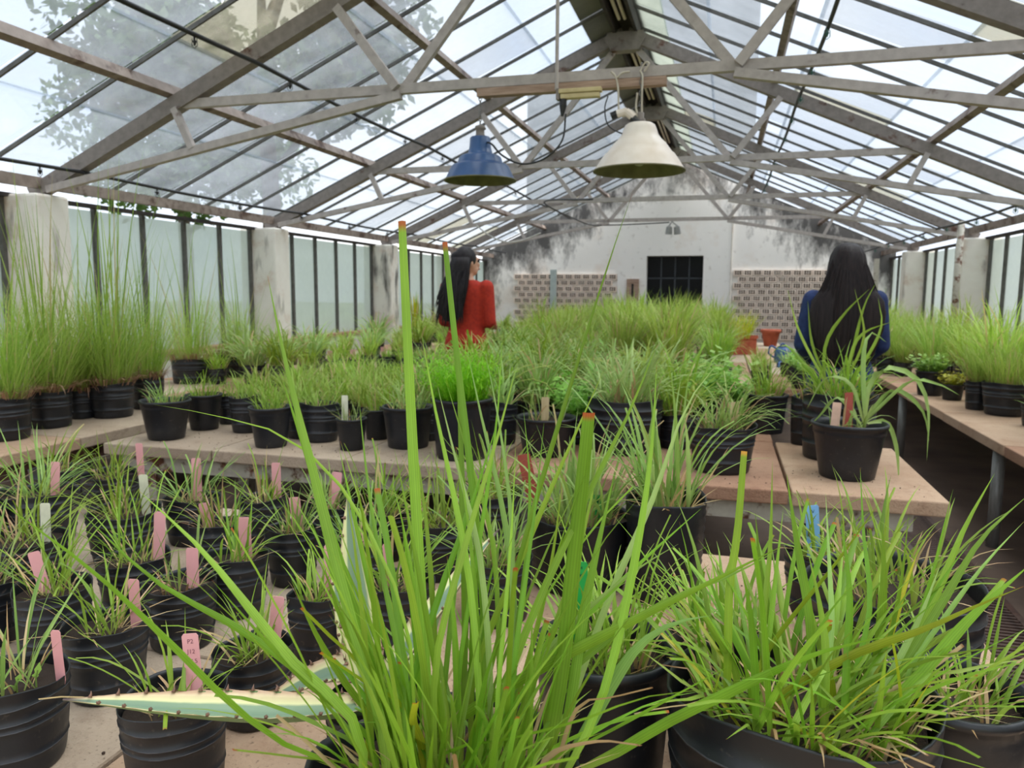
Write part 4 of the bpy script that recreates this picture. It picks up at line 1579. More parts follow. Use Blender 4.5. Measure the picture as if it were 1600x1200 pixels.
agave_leaf(ag, ainv, [ac, at_d(640, 1050, Da + .06), at_d(670, 1000, Da + .12), at_d(690, 950, Da + .2)], .05, (-.6, -.6, .5), .5)


# ------------------------------------------------------------------ plant tags
def plant_tag(px, py, wpx, D, z_bot, mat, label, group=None, tilt=0, text=None, ink='ink', yaw=0):
    top = at_d(px, py, D)
    wd = wpx * D / F_PX
    L = max(.03, top.z - z_bot)
    t = tag(empty('plant_tag', (top.x, top.y, z_bot), YAW + yaw), label, 'plant tag', group)
    t.rotation_euler = (random.uniform(-.08, .12), tilt, YAW + yaw)
    q = MB()
    hw = wd / 2
    prof = [(-hw, L - .004), (-hw + .003, L), (hw - .003, L), (hw, L - .004), (hw, .012), (0, -.02), (-hw, .012)]
    a = [q.vert((x, -.0006, z)) for x, z in prof]
    c = [q.vert((x, .0006, z)) for x, z in prof]
    q.face(a)
    q.face(c[::-1])
    for i in range(7):
        q.face((a[i], c[i], c[(i + 1) % 7], a[(i + 1) % 7]))
    link('stake', q.mesh('stake', mat), t)
    if text:
        for i, s_ in enumerate(text):
            cu = bpy.data.curves.new('writing', 'FONT')
            cu.body = s_
            cu.size = wd * .38
            cu.align_x = 'CENTER'
            cu.materials.append(M[ink])
            o = bpy.data.objects.new('writing', cu)
            COL.objects.link(o)
            o.parent = t
            o.location = (0, -.0012, L - wd * (.6 + .62 * i))
            o.rotation_euler = (math.pi / 2, random.uniform(-.1, .1), 0)
            dg = bpy.context.evaluated_depsgraph_get()
            me = bpy.data.meshes.new_from_object(o.evaluated_get(dg))
            o2 = link('writing', me, t, o.location)
            o2.rotation_euler = o.rotation_euler
            bpy.data.objects.remove(o)
    return t


PT = 'plain pink plastic tag standing in a black grass bag'
PG = 'pink tags on the front bench'


def fd(i):
    return depth(FR[i][1] + Vector((0, 0, FR[i][3]))), FR[i][1].z + FR[i][3] * .82


for i, px, py, w_, tl in ((15, 82, 722, 14, .05), (2, 209, 902, 17, .03), (3, 299, 857, 19, .0), (4, 423, 931, 20, .12), (5, 383, 806, 19, .0), (6, 465, 775, 17, -.06),
                          (7, 244, 800, 18, .05), (8, 68, 861, 20, -.25), (9, 306, 716, 15, .0), (10, 325, 785, 17, -.15), (11, 431, 723, 14, .0), (12, 520, 738, 16, .1), (13, 515, 852, 19, .0), (14, 612, 848, 14, -.1)):
    D, zb = fd(i)
    own = {15: 'pink tag in the deep black bag behind a cream-tagged bag', 2: 'pink tag in the bag directly behind the seedling bag', 3: 'pink tag in the bag of sparse dry stubble',
           4: 'leaning pink tag in the low bag of spreading grass', 8: 'strongly tilted pink tag in a front bench grass bag', 14: 'pink tag between the upright agave leaves'}.get(i)
    plant_tag(px, py, w_, D, zb, 'tag_pink', own or PT, None if own else PG, tl)
D, zb = fd(0)
plant_tag(90, 980, 15, D, zb, 'tag_pink', 'pink tag at the rim of the bag with two seedling leaves', None, .02)
D, zb = fd(1)
plant_tag(302, 993, 26, D, zb, 'tag_pink', 'pink tag pencilled P2 J12 VT.5 in bag with torn rim', None, -.08, ['P2', 'J12', 'VT.5'])
D, zb = fd(16)
plant_tag(226, 740, 14, D, zb, 'tag_cream', 'cream tag in the middle of a wide black grass bag', None, 0)
D, zb = fd(17)
plant_tag(68, 787, 16, D, zb, 'tag_cream', 'cream tag with torn edge beside the deeper black bag', None, 0)
D, zb = fd(19)
plant_tag(218, 692, 11, D, zb, 'tag_pink', 'pink tag between far bags of the front bench under slab edge', None, 0)


def bd(i):
    return depth(BG[i][1] + Vector((0, 0, BG[i][3]))), BG[i][1].z + BG[i][3] * .84


D, zb = bd(2)
plant_tag(908, 876, 20, D - .02, zb, 'tag_green', 'tall bright green tag in the round black pot', None, .0, ['4', 'K'], 'ink_dark')
D, zb = bd(0)
plant_tag(931, 773, 22, D, zb, 'tag_green', 'small bright green tag in the ribbed black bag', None, .0, ['N4', 'K'], 'ink_dark')
plant_tag(836, 707, 20, D + .3, zb - .04, 'tag_red', 'leaning brick red tag behind the ribbed black bag', None, -.22)
D, zb = bd(5)
plant_tag(1277, 789, 21, D, zb, 'tag_blue', 'light blue tag in the small bag below the bench corner', None, -.1, ['JV', '2'], 'ink_dark')

# ------------------------------------------------------------------ middle bench, front row (each its own plant)
def by_base(px, py_rim, py_base, wpx):
    """pot whose front foot touches the bench at py_base"""
    f = at_z(px, py_base, BZ)
    D = depth(f)
    r = wpx * D / F_PX / 2
    back = Vector((f.x, f.y, 0)).normalized()
    c = f + back * r * .8
    h = (py_base - py_rim) * D / F_PX * .99
    return Vector((c.x, c.y, BZ)), r, h


LOWG = 'black pot of short mixed grass on the middle bench'
LG = 'short grass pots on the middle bench'
mid = [
    # px, rim y, base y, width, kind, taper, blades, length, width m, material, label, group
    (261, 627, 689, 74, 'rigid', .74, 60, .15, .005, 'grass_blue', 'tapered black pot of short bluish grass at left slab edge', None),
    (320, 617, 673, 55, 'rigid', .76, 70, .16, .005, 'grass', LOWG, LG),
    (360, 618, 663, 40, 'bag', .8, 40, .13, .005, 'grass', LOWG, LG),
    (385, 620, 677, 50, 'bag', .8, 60, .15, .004, 'grass_fine', 'black bag of reddish fine grass between two short pots', None),
    (424, 637, 701, 64, 'rigid', .76, 60, .16, .005, 'grass', 'tapered black pot with a drain hole near its foot', None),
    (468, 634, 686, 44, 'bag', .8, 40, .15, .005, 'grass', LOWG, LG),
    (502, 632, 692, 62, 'bag', .82, 60, .15, .005, 'grass_fine', LOWG, LG),
    (550, 655, 705, 47, 'rigid', .78, 26, .13, .004, 'grass_blue', 'smallest black pot, with a white tag, on the middle bench', None),
    (590, 640, 688, 44, 'rigid', .78, 40, .16, .005, 'grass', LOWG, LG),
    (638, 637, 703, 78, 'rigid', .82, 50, .2, .007, 'grass_blue', 'round black pot with a brick red tag and drooping leaves', None),
    (668, 640, 690, 40, 'bag', .8, 30, .18, .006, 'grass', LOWG, LG),
    (722, 624, 721, 94, 'rigid', .88, 0, 0, 0, 'herb', 'tall black pot of bright feathery bushy plant', None),
    (784, 628, 696, 50, 'bag', .85, 40, .27, .011, 'grass_pale', 'narrow black bag of arching grass beside feathery bush', None),
    (835, 603, 665, 62, 'bag', .85, 60, .33, .012, 'grass_pale', 'blue-black bag of broad arching grass behind low pot', None),
    (853, 655, 716, 92, 'rigid', .8, 16, .28, .007, 'grass_blue', 'low wide black pot with a wooden tag and few blades', None),
    (975, 627, 712, 118, 'bag', .88, 120, .36, .012, 'grass_pale', 'large black bag of dense arching grass on reddish slabs', None),
    (1126, 667, 742, 104, 'bag', .84, 90, .28, .008, 'grass_blue', 'black bag of upright thin grass with a wooden tag', None),
    (1197, 617, 679, 60, 'rigid', .8, 80, .28, .008, 'grass', 'black rigid pot of leafy grass behind the wooden-tag bag', None),
    (1253, 620, 696, 40, 'bag', .85, 30, .24, .006, 'grass', 'narrow black bag squeezed behind the large bluish bag', None),
    (1306, 618, 723, 114, 'bag', .9, 130, .28, .009, 'grass', 'large bluish black bag of dense grass near bench corner', None),
    (1322, 664, 753, 110, 'rigid', .76, 18, .17, .008, 'grass_blue', 'rigid black pot with peach and red tags at bench corner', None),
]
MD = []
for i, (px, yr, yb, wpx, kind, tp, nb, L, bw, mt, lab, grp) in enumerate(mid):
    loc, r, h = by_base(px, yr, yb, wpx)
    if nb == 0:
        rnd = random.Random(9)
        q = MB()
        for k in range(420):
            pts = blade_path(rnd, r * .75, rnd.uniform(.14, .27), (.02, .75), .4, 4)
            q.ribbon(pts, .003, rnd.random())
            for p_ in pts[1:]:
                for e in range(3):
                    dd = Vector((rnd.gauss(0, 1), rnd.gauss(0, 1), rnd.uniform(0, 1.2))).normalized() * rnd.uniform(.02, .045)
                    q.ribbon([p_, p_ + dd * .5, p_ + dd], .0045, rnd.random())
        me = q.mesh('foliage', [leaf_mat('feathery_bright', (120, 176, 30), [(118, 186, 30), (138, 204, 40), (156, 212, 56)], (150, 200, 60), trans=.4)], attrs=True)
        MD.append((potted('potted_plant', lab, 'potted plant', loc, r, h, kind, me, seed=i, taper=tp, top_name='foliage'), loc, r, h))
        continue
    me = tuft_mesh(nb, L * 1.15, r * .66, bw, 300 + i, mt, lean=(.03, .85), droop=1.3 if bw > .0065 else .7, seg=6, straw=nb // 4)
    MD.append((potted('potted_plant', lab, 'potted plant', loc, r, h, kind, me, seed=i, group=grp, taper=tp), loc, r, h))
# the corner pot has long leaves hanging over its rim
t_, loc, r, h = MD[20]
inv = (Matrix.Translation(loc) @ Matrix.Rotation(t_.rotation_euler.z, 4, 'Z')).inverted()
Dc = depth(loc + Vector((0, 0, h)))
for kp, wp in (([(1352, 660), (1360, 600), (1385, 575), (1430, 590), (1450, 640), (1448, 720)], 9), ([(1352, 655), (1350, 560), (1360, 520), (1385, 535)], 9),
               ([(1350, 660), (1395, 610), (1440, 640), (1452, 690)], 8), ([(1355, 662), (1385, 660), (1400, 700), (1405, 760)], 8), ([(1345, 662), (1310, 620), (1280, 650), (1262, 668)], 8),
               ([(1350, 660), (1420, 598), (1465, 600), (1500, 618)], 7), ([(1352, 660), (1348, 600), (1346, 540)], 6), ([(1350, 660), (1330, 600), (1290, 590), (1260, 640)], 7)):
    single_blade(t_, inv, [at_d(x, y, Dc + .02 * i) for i, (x, y) in enumerate(kp)], wp * Dc / F_PX, 'grass_blue', random.random(), side=RGT + Vector((0, .3, .2)))
t_, loc, r, h = MD[19]
inv = (Matrix.Translation(loc) @ Matrix.Rotation(t_.rotation_euler.z, 4, 'Z')).inverted()
Dc = depth(loc + Vector((0, 0, h)))
for kp, wp in (([(1290, 615), (1290, 540), (1320, 490), (1360, 450)], 6), ([(1310, 615), (1330, 560), (1350, 480), (1370, 440)], 6), ([(1310, 615), (1350, 530), (1335, 450)], 5),
               ([(1300, 612), (1270, 540), (1262, 470)], 5), ([(1320, 615), (1375, 520), (1372, 465)], 6), ([(1320, 615), (1340, 530), (1400, 500)], 6), ([(1290, 615), (1230, 540), (1200, 560)], 6), ([(1300, 615), (1250, 520), (1230, 450)], 5)):
    single_blade(t_, inv, [at_d(x, y, Dc + .02 * i) for i, (x, y) in enumerate(kp)], wp * Dc / F_PX, 'grass', random.random(), side=RGT + Vector((0, .3, .2)))


def mdd(i):
    _, l_, r_, h_ = MD[i]
    return depth(l_ + Vector((0, 0, h_))), BZ + h_ * .84


D, zb = mdd(7)
plant_tag(538, 618, 10, D, zb, 'tag_cream', 'white tag in the smallest pot on the middle bench', None)
D, zb = mdd(9)
plant_tag(640, 592, 11, D, zb, 'tag_red', 'brick red tag in a round pot with drooping leaves', None)
D, zb = mdd(14)
plant_tag(852, 620, 12, D, zb, 'wood_tag', 'wooden tag in the low wide black pot', None)
D, zb = mdd(16)
plant_tag(1148, 628, 13, D, zb, 'wood_tag', 'wooden tag in black bag of upright thin grass', None)
D, zb = mdd(20)
plant_tag(1306, 629, 14, D - .03, zb, 'tag_peach', 'peach tag in the rigid pot at the bench corner', None, .08)
plant_tag(1329, 613, 13, D, zb, 'tag_red', 'dark red tag in the rigid pot at the bench corner', None, -.05)

# ------------------------------------------------------------------ crowded pots behind: one mesh set per kind, copied
KIND = {}
for k in range(4):
    KIND['low', k] = (tuft_mesh(70, .17, .05, .006, 400 + k, 'grass' if k % 2 else 'grass_fine', seg=4, straw=10, folded=False), .075, .13)
    KIND['mid', k] = (tuft_mesh(90, .36, .07, .012, 410 + k, ['grass_pale', 'grass', 'grass_blue', 'grass_far'][k], lean=(.02, .75), droop=1.6, seg=6, straw=10), .1, .17)
    KIND['tall', k] = (tuft_mesh(200, .50, .09, .009, 420 + k, ['grass_far', 'grass_fine', 'grass_far', 'grass'][k], lean=(.02, .6), droop=.9, seg=5, straw=16, folded=False), .115, .2)
    KIND['fine', k] = (tuft_mesh(260, .42, .09, .0045, 430 + k, 'grass_fine', lean=(.02, .7), droop=.8, seg=4, straw=30, folded=False), .11, .18)
    KIND['leafy', k] = (herb_mesh(46, .2, .07, .05, 440 + k, 'herb'), .09, .15)


def crowd(kind, x, y, label, group, z=BZ, sc=1.0, seed=0):
    me, r, h = KIND[kind, seed % 4]
    return potted('potted_herb' if kind == 'leafy' else 'potted_plant', label, 'potted plant', (x, y, z), r, h, 'bag', me, seed=seed % 4, group=group, taper=.82, top_scale=sc * random.uniform(.78, 1.22), rot=random.uniform(0, 6.28))


rs = random.Random(77)
taken = [(l.x, l.y, r_) for _, l, r_, _ in MD]


def free(x, y, r):
    return all((x - a) ** 2 + (y - b_) ** 2 > (r + c) ** 2 for a, b_, c in taken)


n_ = 0
# second to sixth rows of the middle bench
y = 3.6
while y < 5.4:
    x = -2.88
    while x < (.75 if y < 4.05 else .15):
        jx, jy = x + rs.uniform(-.03, .03), y + rs.uniform(-.03, .03)
        kind = 'low' if jx < -1.45 - (y - 3.4) * .35 else ('mid' if rs.random() < .8 else 'leafy')
        if jx > -.1 and y > 4.1:
            kind = 'leafy'
        r = KIND[kind, 0][1]
        if free(jx, jy, r * .93) and (jx < .05 or (y > 4.1 and jx < .19)):
            lab = {'low': 'black pot of short grass in the crowd behind the front row, middle bench', 'mid': 'black pot of arching grass in the crowd behind the front row, middle bench', 'leafy': 'black pot of pale leafy herb in the crowd, middle bench'}[kind]
            crowd(kind, jx, jy, lab, {'low': 'short grass crowd on the middle bench', 'mid': 'arching grass crowd on the middle bench', 'leafy': 'leafy herbs on the middle bench'}[kind], seed=n_, sc=1.25 if kind == 'low' else 1.1)
            taken.append((jx, jy, r))
            n_ += 1
        x += .19 if kind == 'low' else .27
    y += .25
NA = n_
for px_, py_, r_ in ((1145, 553, .3), (1220, 541, .2), (1222, 566, .22)):
    p_ = at_z(px_, py_, BZ)
    taken.append((min(p_.x, .7), p_.y, r_))
# far middle bench
y = 6.62
while y < 12.4:
    x = -2.88
    while x < .78:
        jx, jy = x + rs.uniform(-.05, .05), y + rs.uniform(-.05, .05)
        far = (y - 6.6) / 6
        kind = 'low' if jx < -2.3 else ('mid' if rs.random() < .5 - .4 * far else 'tall')
        if jx > .12:
            if y > 7.6:
                break
            kind = 'leafy' if rs.random() < .5 else 'low'
        r = KIND[kind, 0][1]
        if free(jx, jy, r * .93):
            lab = {'low': 'black pot of short grass on the far bench', 'mid': 'black pot of arching grass on the far bench', 'tall': 'black pot of tall bright grass on the far bench', 'leafy': 'black pot of pale leafy herb on the far bench'}[kind]
            crowd(kind, jx, jy, lab, {'low': 'short grass on the far bench', 'mid': 'arching grass on the far bench', 'tall': 'tall grass on the far bench', 'leafy': 'leafy herbs on the far bench'}[kind], seed=n_, sc=1.12 if kind != 'leafy' else .7)
            taken.append((jx, jy, r))
            n_ += 1
        x += .37 if kind != 'low' else .3
    y += .46 + .3 * (y - 6.6) / 6
NB = n_
# pots with pink tags beyond the aisle, left part of the far bench
for px, py, w_ in ((604, 556, 34), (645, 560, 36), (556, 560, 30), (520, 562, 30)):
    loc, r = by_rim(px, py, w_, .17)
    me, _, _ = KIND['low', 1]
    potted('potted_plant', 'black bag of low grass with a pink tag beyond the aisle', 'potted plant', loc, r, .17, 'bag', me, seed=1, group='pink-tagged bags on the far bench', top_scale=.8)
    taken.append((loc.x, loc.y, r))
    plant_tag(px - 5, py - 14, 8, depth(loc), BZ + .15, 'tag_pink', 'small pink tag in a low bag beyond the aisle', 'far pink tags')
# left bench, beyond the tall grasses
y = 5.4
while y < 14:
    for x in (-4.36, -4.04, -3.72, -3.42):
        jx, jy = x + rs.uniform(-.05, .05), y + rs.uniform(-.06, .06)
        kind = 'low' if rs.random() < .75 else 'mid'
        crowd(kind, jx, jy, {'low': 'black pot of short grass on the left wall bench', 'mid': 'black pot of arching grass on the left wall bench'}[kind], {'low': 'short grass on the left wall bench', 'mid': 'arching grass on the left wall bench'}[kind], seed=n_, sc=1.5 if kind == 'low' else 1.1)
        n_ += 1
    y += .5 + (y - 5.4) * .09
# right bench
rpots = [
    (1452, 580, 619, 42, 'leafy', 'grey-black pot of pale trailing herb on the right bench', None),
    (1487, 601, 626, 32, 'yellow', 'small black pot of yellow-green leafy herb on the right bench', None),
    (1524, 594, 641, 34, 'fine', 'narrow black bag of fine grass beside small yellow herb', None),
    (1568, 598, 651, 66, 'fine', 'wide black bag of fine dense grass on the right bench', None),
    (1410, 566, 588, 28, 'fine', 'black bag of fine grass by the edge of right bench', None),
    (1616, 632, 668, 40, 'spike', 'black pot of stiff pale spiky leaves on the right bench', None),
]
RT = []
for i, (px, yr, yb, wpx, kd, lab, grp) in enumerate(rpots):
    loc, r, h = by_base(px, yr, yb, wpx)
    if kd == 'leafy':
        me = herb_mesh(50, .17, r * .7, .05, 50, 'herb')
    elif kd == 'yellow':
        me = herb_mesh(44, .13, r * .7, .035, 51, 'herb_yellow')
    elif kd == 'spike':
        me = tuft_mesh(22, .22, r * .3, .012, 52, 'grass_blue', lean=(.1, 1.3), droop=.3, seg=5, straw=2)
    else:
        me = tuft_mesh(320, .34, r * .8, .0045, 53 + i, 'grass_fine', lean=(.02, .65), droop=.7, seg=5, straw=40, folded=False)
    potted('potted_herb' if i < 2 else 'potted_plant', lab, 'potted plant', loc, r, h, 'rigid' if i < 2 else 'bag', me, seed=i, taper=.82, top_name='foliage' if kd in ('leafy', 'yellow') else 'grass')
    RT.append((loc.x, loc.y, r))
y = 4.6
while y < 14.2:
    for x in (1.62, 1.92, 2.2):
        jx, jy = x + rs.uniform(-.05, .05), y + rs.uniform(-.06, .06)
        if y < 8 and x < 1.9:
            continue
        if any((jx - a) ** 2 + (jy - b_) ** 2 < (.11 + c) ** 2 for a, b_, c in RT):
            continue
        crowd('fine' if rs.random() < .8 else 'tall', jx, jy, 'black pot of fine grass crowded on the right wall bench', 'fine grass on the right wall bench', seed=n_, sc=1.15)
        n_ += 1
    y += .42 + (y - 4.6) * .07
print('crowd', NA, NB - NA, n_)

# left bench: big pots with tall feathery grass
FE = 'large black pot of tall feathery grass with dry roots over the rim'
lpots = [(8, 622, 690, 80, 'fine', 1.0, FE, 'tall feathery grasses on the left wall bench'), (80, 611, 670, 66, 'fine', 1.05, FE, 'tall feathery grasses on the left wall bench'),
         (128, 610, 655, 46, 'fine', 1.0, FE, 'tall feathery grasses on the left wall bench'), (177, 600, 654, 66, 'fine', 1.15, FE, 'tall feathery grasses on the left wall bench'),
         (232, 590, 640, 50, 'fine', .8, FE, 'tall feathery grasses on the left wall bench'),
         (300, 562, 600, 60, 'mid', 1.05, 'black pot of tall dry-based grass below the white column', None), (375, 556, 590, 52, 'mid', .9, 'black pot of thin brown-stemmed grass near white column', None)]
for i, (px, yr, yb, wpx, kd, sc, lab, grp) in enumerate(lpots):
    loc, r, h = by_base(px, yr, yb, wpx)
    rnd = random.Random(600 + i)
    q = MB()
    H = .74 * sc
    for k in range(460 if kd == 'fine' else 300):
        pts = blade_path(rnd, r * .9, H * rnd.uniform(.35, 1.0), (.0, .7), .6, 4)
        q.ribbon(pts, .0036, rnd.random())
    for k in range(26 if i in (1, 3, 4) else 8):      # tall flowering stems
        pts = blade_path(rnd, r * .6, rnd.uniform(.8, 1.28) * sc, (.0, .25), .25, 6)
        q.blade(pts, .008, rnd.random(), fold=.2)
    for k in range(150):
        pts = blade_path(rnd, r * 1.0, rnd.uniform(.08, .2), (.7, 1.5), 1.5, 4)
        q.ribbon(pts, .006, rnd.random(), mi=1)
    me = q.mesh('grass', ['grass_fine', 'dry_root'], attrs=True)
    potted('potted_plant', lab, 'potted plant', loc, r, h, 'bag', me, seed=i, group=grp, taper=.88, soil_k=.92)
# yellow sword leaves and dry bush against the left wall
q = MB()
rnd = random.Random(5)
for k in range(26):
    q.blade(blade_path(rnd, .06, rnd.uniform(.35, .62), (0, .12), .1, 5), .03, rnd.random(), fold=.2)
pA = at_z(518, 512, BZ + .2)
pA.z = BZ
pA.x = max(pA.x, -4.45)
potted('potted_plant', 'black pot of upright yellow-green sword leaves by the left wall', 'potted plant', pA, .1, .2, 'rigid', q.mesh('foliage', 'grass_yellow', attrs=True), seed=2, top_name='foliage')
pB = pA + Vector((.26, .2, 0))
potted('potted_plant', 'black pot of dry brown bush by the left wall', 'potted plant', pB, .12, .18, 'bag', tuft_mesh(160, .4, .1, .006, 71, 'dry_root', lean=(0, .6), droop=.6, seg=4, straw=40, folded=False), seed=3, top_name='foliage')
pC = pA + Vector((.6, .5, 0))
potted('potted_plant', 'black pot of round dull green bush by the left wall', 'potted plant', pC, .14, .18, 'bag', tuft_mesh(420, .34, .12, .006, 72, 'grass_fine', lean=(0, 1.1), droop=.6, seg=4, straw=40, folded=False), seed=1, top_name='foliage')


# ------------------------------------------------------------------ terracotta and blue things on the far bench
def trough(label, c, L, Wd, h, rot, me, sc=1):
    t = tag(empty('terracotta_planter', c, rot), label, 'planter')
    q = MB()
    for (a, b_) in (((-L / 2, -Wd / 2, 0), (L / 2, -Wd / 2 + .02, h)), ((-L / 2, Wd / 2 - .02, 0), (L / 2, Wd / 2, h)), ((-L / 2, -Wd / 2 + .02, 0), (-L / 2 + .02, Wd / 2 - .02, h)), ((L / 2 - .02, -Wd / 2 + .02, 0), (L / 2, Wd / 2 - .02, h)), ((-L / 2 + .02, -Wd / 2 + .02, 0), (L / 2 - .02, Wd / 2 - .02, .02))):
        q.box(a, b_)
    link('trough', q.mesh('trough', 'terracotta'), t)
    q = MB()
    for (a, b_) in (((-L / 2 - .012, -Wd / 2 - .012, h - .04), (L / 2 + .012, -Wd / 2, h)), ((-L / 2 - .012, Wd / 2, h - .04), (L / 2 + .012, Wd / 2 + .012, h))):
        q.box(a, b_)
    link('rim', q.mesh('rim', 'terracotta'), t)
    q = MB()
    q.box((-L / 2 + .02, -Wd / 2 + .02, h * .7), (L / 2 - .02, Wd / 2 - .02, h * .85))
    link('soil', q.mesh('soil', 'soil'), t)
    link('grass', me, t, (0, 0, h * .84), scale=sc)
    return t


lush = tuft_mesh(420, .42, .22, .008, 91, 'grass_yellow', lean=(.02, .7), droop=.8, seg=5, straw=20, folded=False)
p = at_z(1145, 553, BZ)
trough('terracotta trough of lush yellow-green grass on the far bench', (p.x, p.y, BZ), .52, .24, .24, .5, lush, .95)
p = at_z(1466, 531, BZ)
trough('terracotta trough in the grass on the right wall bench', (2.0, 10.6, BZ), .5, .22, .26, 0, KIND['low', 0][0], .7)
p = at_z(1220, 541, BZ)
t = tag(empty('terracotta_pot', (p.x - .15, p.y, BZ)), 'empty flared terracotta pot before the hollow brick wall', 'pot')
q = MB()
q.lathe([(.085, 0), (.09, .01), (.125, .19), (.145, .2), (.15, .24), (.135, .245), (.12, .2), (.09, .06)], 28)
q.obj('pot', 'terracotta', t, smooth=True)
# blue watering can
p = at_z(1222, 566, BZ)
t = tag(empty('watering_can', (min(p.x, .7), p.y, BZ), .1), 'blue plastic watering can lying among pots near the dark-haired woman', 'watering can')
q = MB()
q.lathe([(.085, 0), (.09, .01), (.088, .13), (.07, .16), (.045, .17), (.045, .175)], 24)
q.obj('body', 'blue_plastic', t, smooth=True)
q = MB()
q.tube([(.07, 0, .03), (.14, 0, .08), (.2, 0, .14)], [.025, .016, .013], 10)
q.tube([(.2, 0, .14), (.225, 0, .16)], [.014, .03], 12)
q.obj('spout', 'blue_plastic', t, smooth=True)
q = MB()
q.tube(bez([(-.06, 0, .15), (-.13, 0, .18), (-.15, 0, .1), (-.085, 0, .05)], 6), .01, 8)
q.tube(bez([(-.04, 0, .165), (0, 0, .21), (.05, 0, .165)], 6), .009, 8)
q.obj('handle', 'blue_plastic', t, smooth=True)

p = at_z(1236, 574, BZ)
q = MB()
rings = []
for j in range(9):
    rings.append([q.vert(((j - 4) * .028 + noise.noise((i * .6, j * .5, 3)) * .02, math.cos(i * math.pi / 8) * .09 * (1 - abs(j - 4) * .13), math.sin(i * math.pi / 8) * (.05 + .03 * noise.noise((i * .9, j * .8, 1))))) for i in range(9)])
for a, c in zip(rings, rings[1:]):
    for i in range(8):
        q.face((a[i], a[i + 1], c[i + 1], c[i]))
o = q.obj('folded_cloth', 'blue_plastic', smooth=True)
o.location = (min(p.x, .68), p.y, BZ)
o.rotation_euler = (0, 0, .2)
tag(o, 'crumpled blue cloth lying on the bench beside the watering can', 'cloth')

# board and box on the gable wall
b = MB()
b.box((-3.55, YE - .12, 0), (-3.42, YE - .07, 1.85))
tag(b.obj('upright_board', plain('pale_green_board', (178, 190, 186), (164, 176, 172), rough=.7)), 'narrow pale green-grey board standing before the hollow bricks', 'board')
t = tag(empty('wall_box', (-1.815, YE - .05, 1.2)), 'small wooden box with a dark slot on the gable wall', 'box')
for nm, bx_, mt in (('box', ((-.125, -.06, 0), (.125, 0, .46)), 'wood'), ('slot', ((-.02, -.066, .1), (.02, -.058, .36)), 'room_dark')):
    q = MB()
    q.box(*bx_)
    q.obj(nm, mt, t)
b = MB()
b.box((2.08, YE - .06, 1.45), (2.3, YE - .02, 1.95))
tag(b.obj('leaning_panel', plain('pale_panel', (196, 206, 208), rough=.6)), 'pale grey panel against the gable beside the hollow bricks', 'panel')
# white pipe post before the right wall
b = MB()
pp = at_x(1497, 420, 2.55)
b.tube([(2.55, pp.y, 0.62), (2.55, pp.y, 2.2)], .035, 12)
tag(b.obj('pipe_post', 'frame_white', smooth=True), 'white flaking pipe post rising from right wall bench', 'post')

# ------------------------------------------------------------------ the two women
M['skin'] = plain('skin', (206, 158, 132), (196, 146, 120), rough=.55, scale=4)
M['red_knit'] = plain('red_sweater', (186, 50, 30), (160, 40, 26), rough=.9, scale=40, bump=.2)
M['navy'] = plain('navy_top', (38, 56, 104), (28, 42, 82), rough=.85, scale=30, bump=.15)
M['denim'] = plain('dark_trousers', (52, 56, 70), (40, 44, 56), rough=.9, scale=40)
M['shoe'] = plain('dark_shoe', (44, 42, 42), rough=.6)
M['eye'] = plain('eye', (40, 32, 30), rough=.2)
M['lips'] = plain('lips', (176, 104, 96), rough=.5)


def hair_mat(name, c1, c2):
    k = N(name)
    n1 = k.noise(26, 4, stretch=(4, 4, .25))
    col = k.ramp(n1, [(.3, c1), (.7, c2)])
    b_ = k.n('BsdfPrincipled', Base__Color=col, Roughness=.5)
    b_.inputs['Specular IOR Level'].default_value = .22
    k.t.links.new(k.bump(n1, .35), b_.inputs['Normal'])
    return k.surf(b_.outputs[0])


M['hair_black'] = hair_mat('black_hair', (26, 23, 26), (44, 38, 40))
M['hair_brown'] = hair_mat('dark_brown_hair', (24, 19, 20), (44, 34, 33))


def ball(q, c, r, n=14):
    c = Vector(c)
    rx, ry, rz = r if isinstance(r, tuple) else (r, r, r)
    rings = []
    for j in range(1, n // 2 + 1):
        th = math.pi * j / (n // 2 + 1)
        rings.append([q.vert(c + Vector((rx * math.sin(th) * math.cos(a), ry * math.sin(th) * math.sin(a), rz * math.cos(th)))) for a in [2 * math.pi * k / n for k in range(n)]])
    t_, b_ = q.vert(c + Vector((0, 0, rz))), q.vert(c - Vector((0, 0, rz)))
    for k in range(n):
        k2 = (k + 1) % n
        q.face((t_, rings[0][k], rings[0][k2]))
        q.face((b_, rings[-1][k2], rings[-1][k]))
        for u, v in zip(rings, rings[1:]):
            q.face((u[k], v[k], v[k2], u[k2]))


def limb(q, pts, rad, n=12):
    pts = bez(pts, 5)
    m_ = len(rad) - 1
    rr = []
    for i in range(len(pts)):
        f = i / (len(pts) - 1) * m_
        a = min(int(f), m_ - 1)
        rr.append(rad[a] + (rad[a + 1] - rad[a]) * (f - a))
    q.tube(pts, rr, n)
    ball(q, pts[0], rr[0])
    ball(q, pts[-1], rr[-1])


def loft(q, secs, n=24, ridge=0):
    rings = []
    for z, cx, cyy, hw, hd in secs:
        ring = []
        for k in range(n):
            a = 2 * math.pi * k / n
            e = 1 + (ridge * (math.sin(a * 9 + z * 3) + math.sin(a * 17 - z * 5) * .6) if ridge else 0)
            ring.append(q.vert((cx + hw * e * math.cos(a), cyy + hd * e * math.sin(a), z)))
        rings.append(ring)
    for u, v in zip(rings, rings[1:]):
        for k in range(n):
            q.face((u[k], u[(k + 1) % n], v[(k + 1) % n], v[k]))
    q.face(rings[0][::-1])
    q.face(rings[-1])


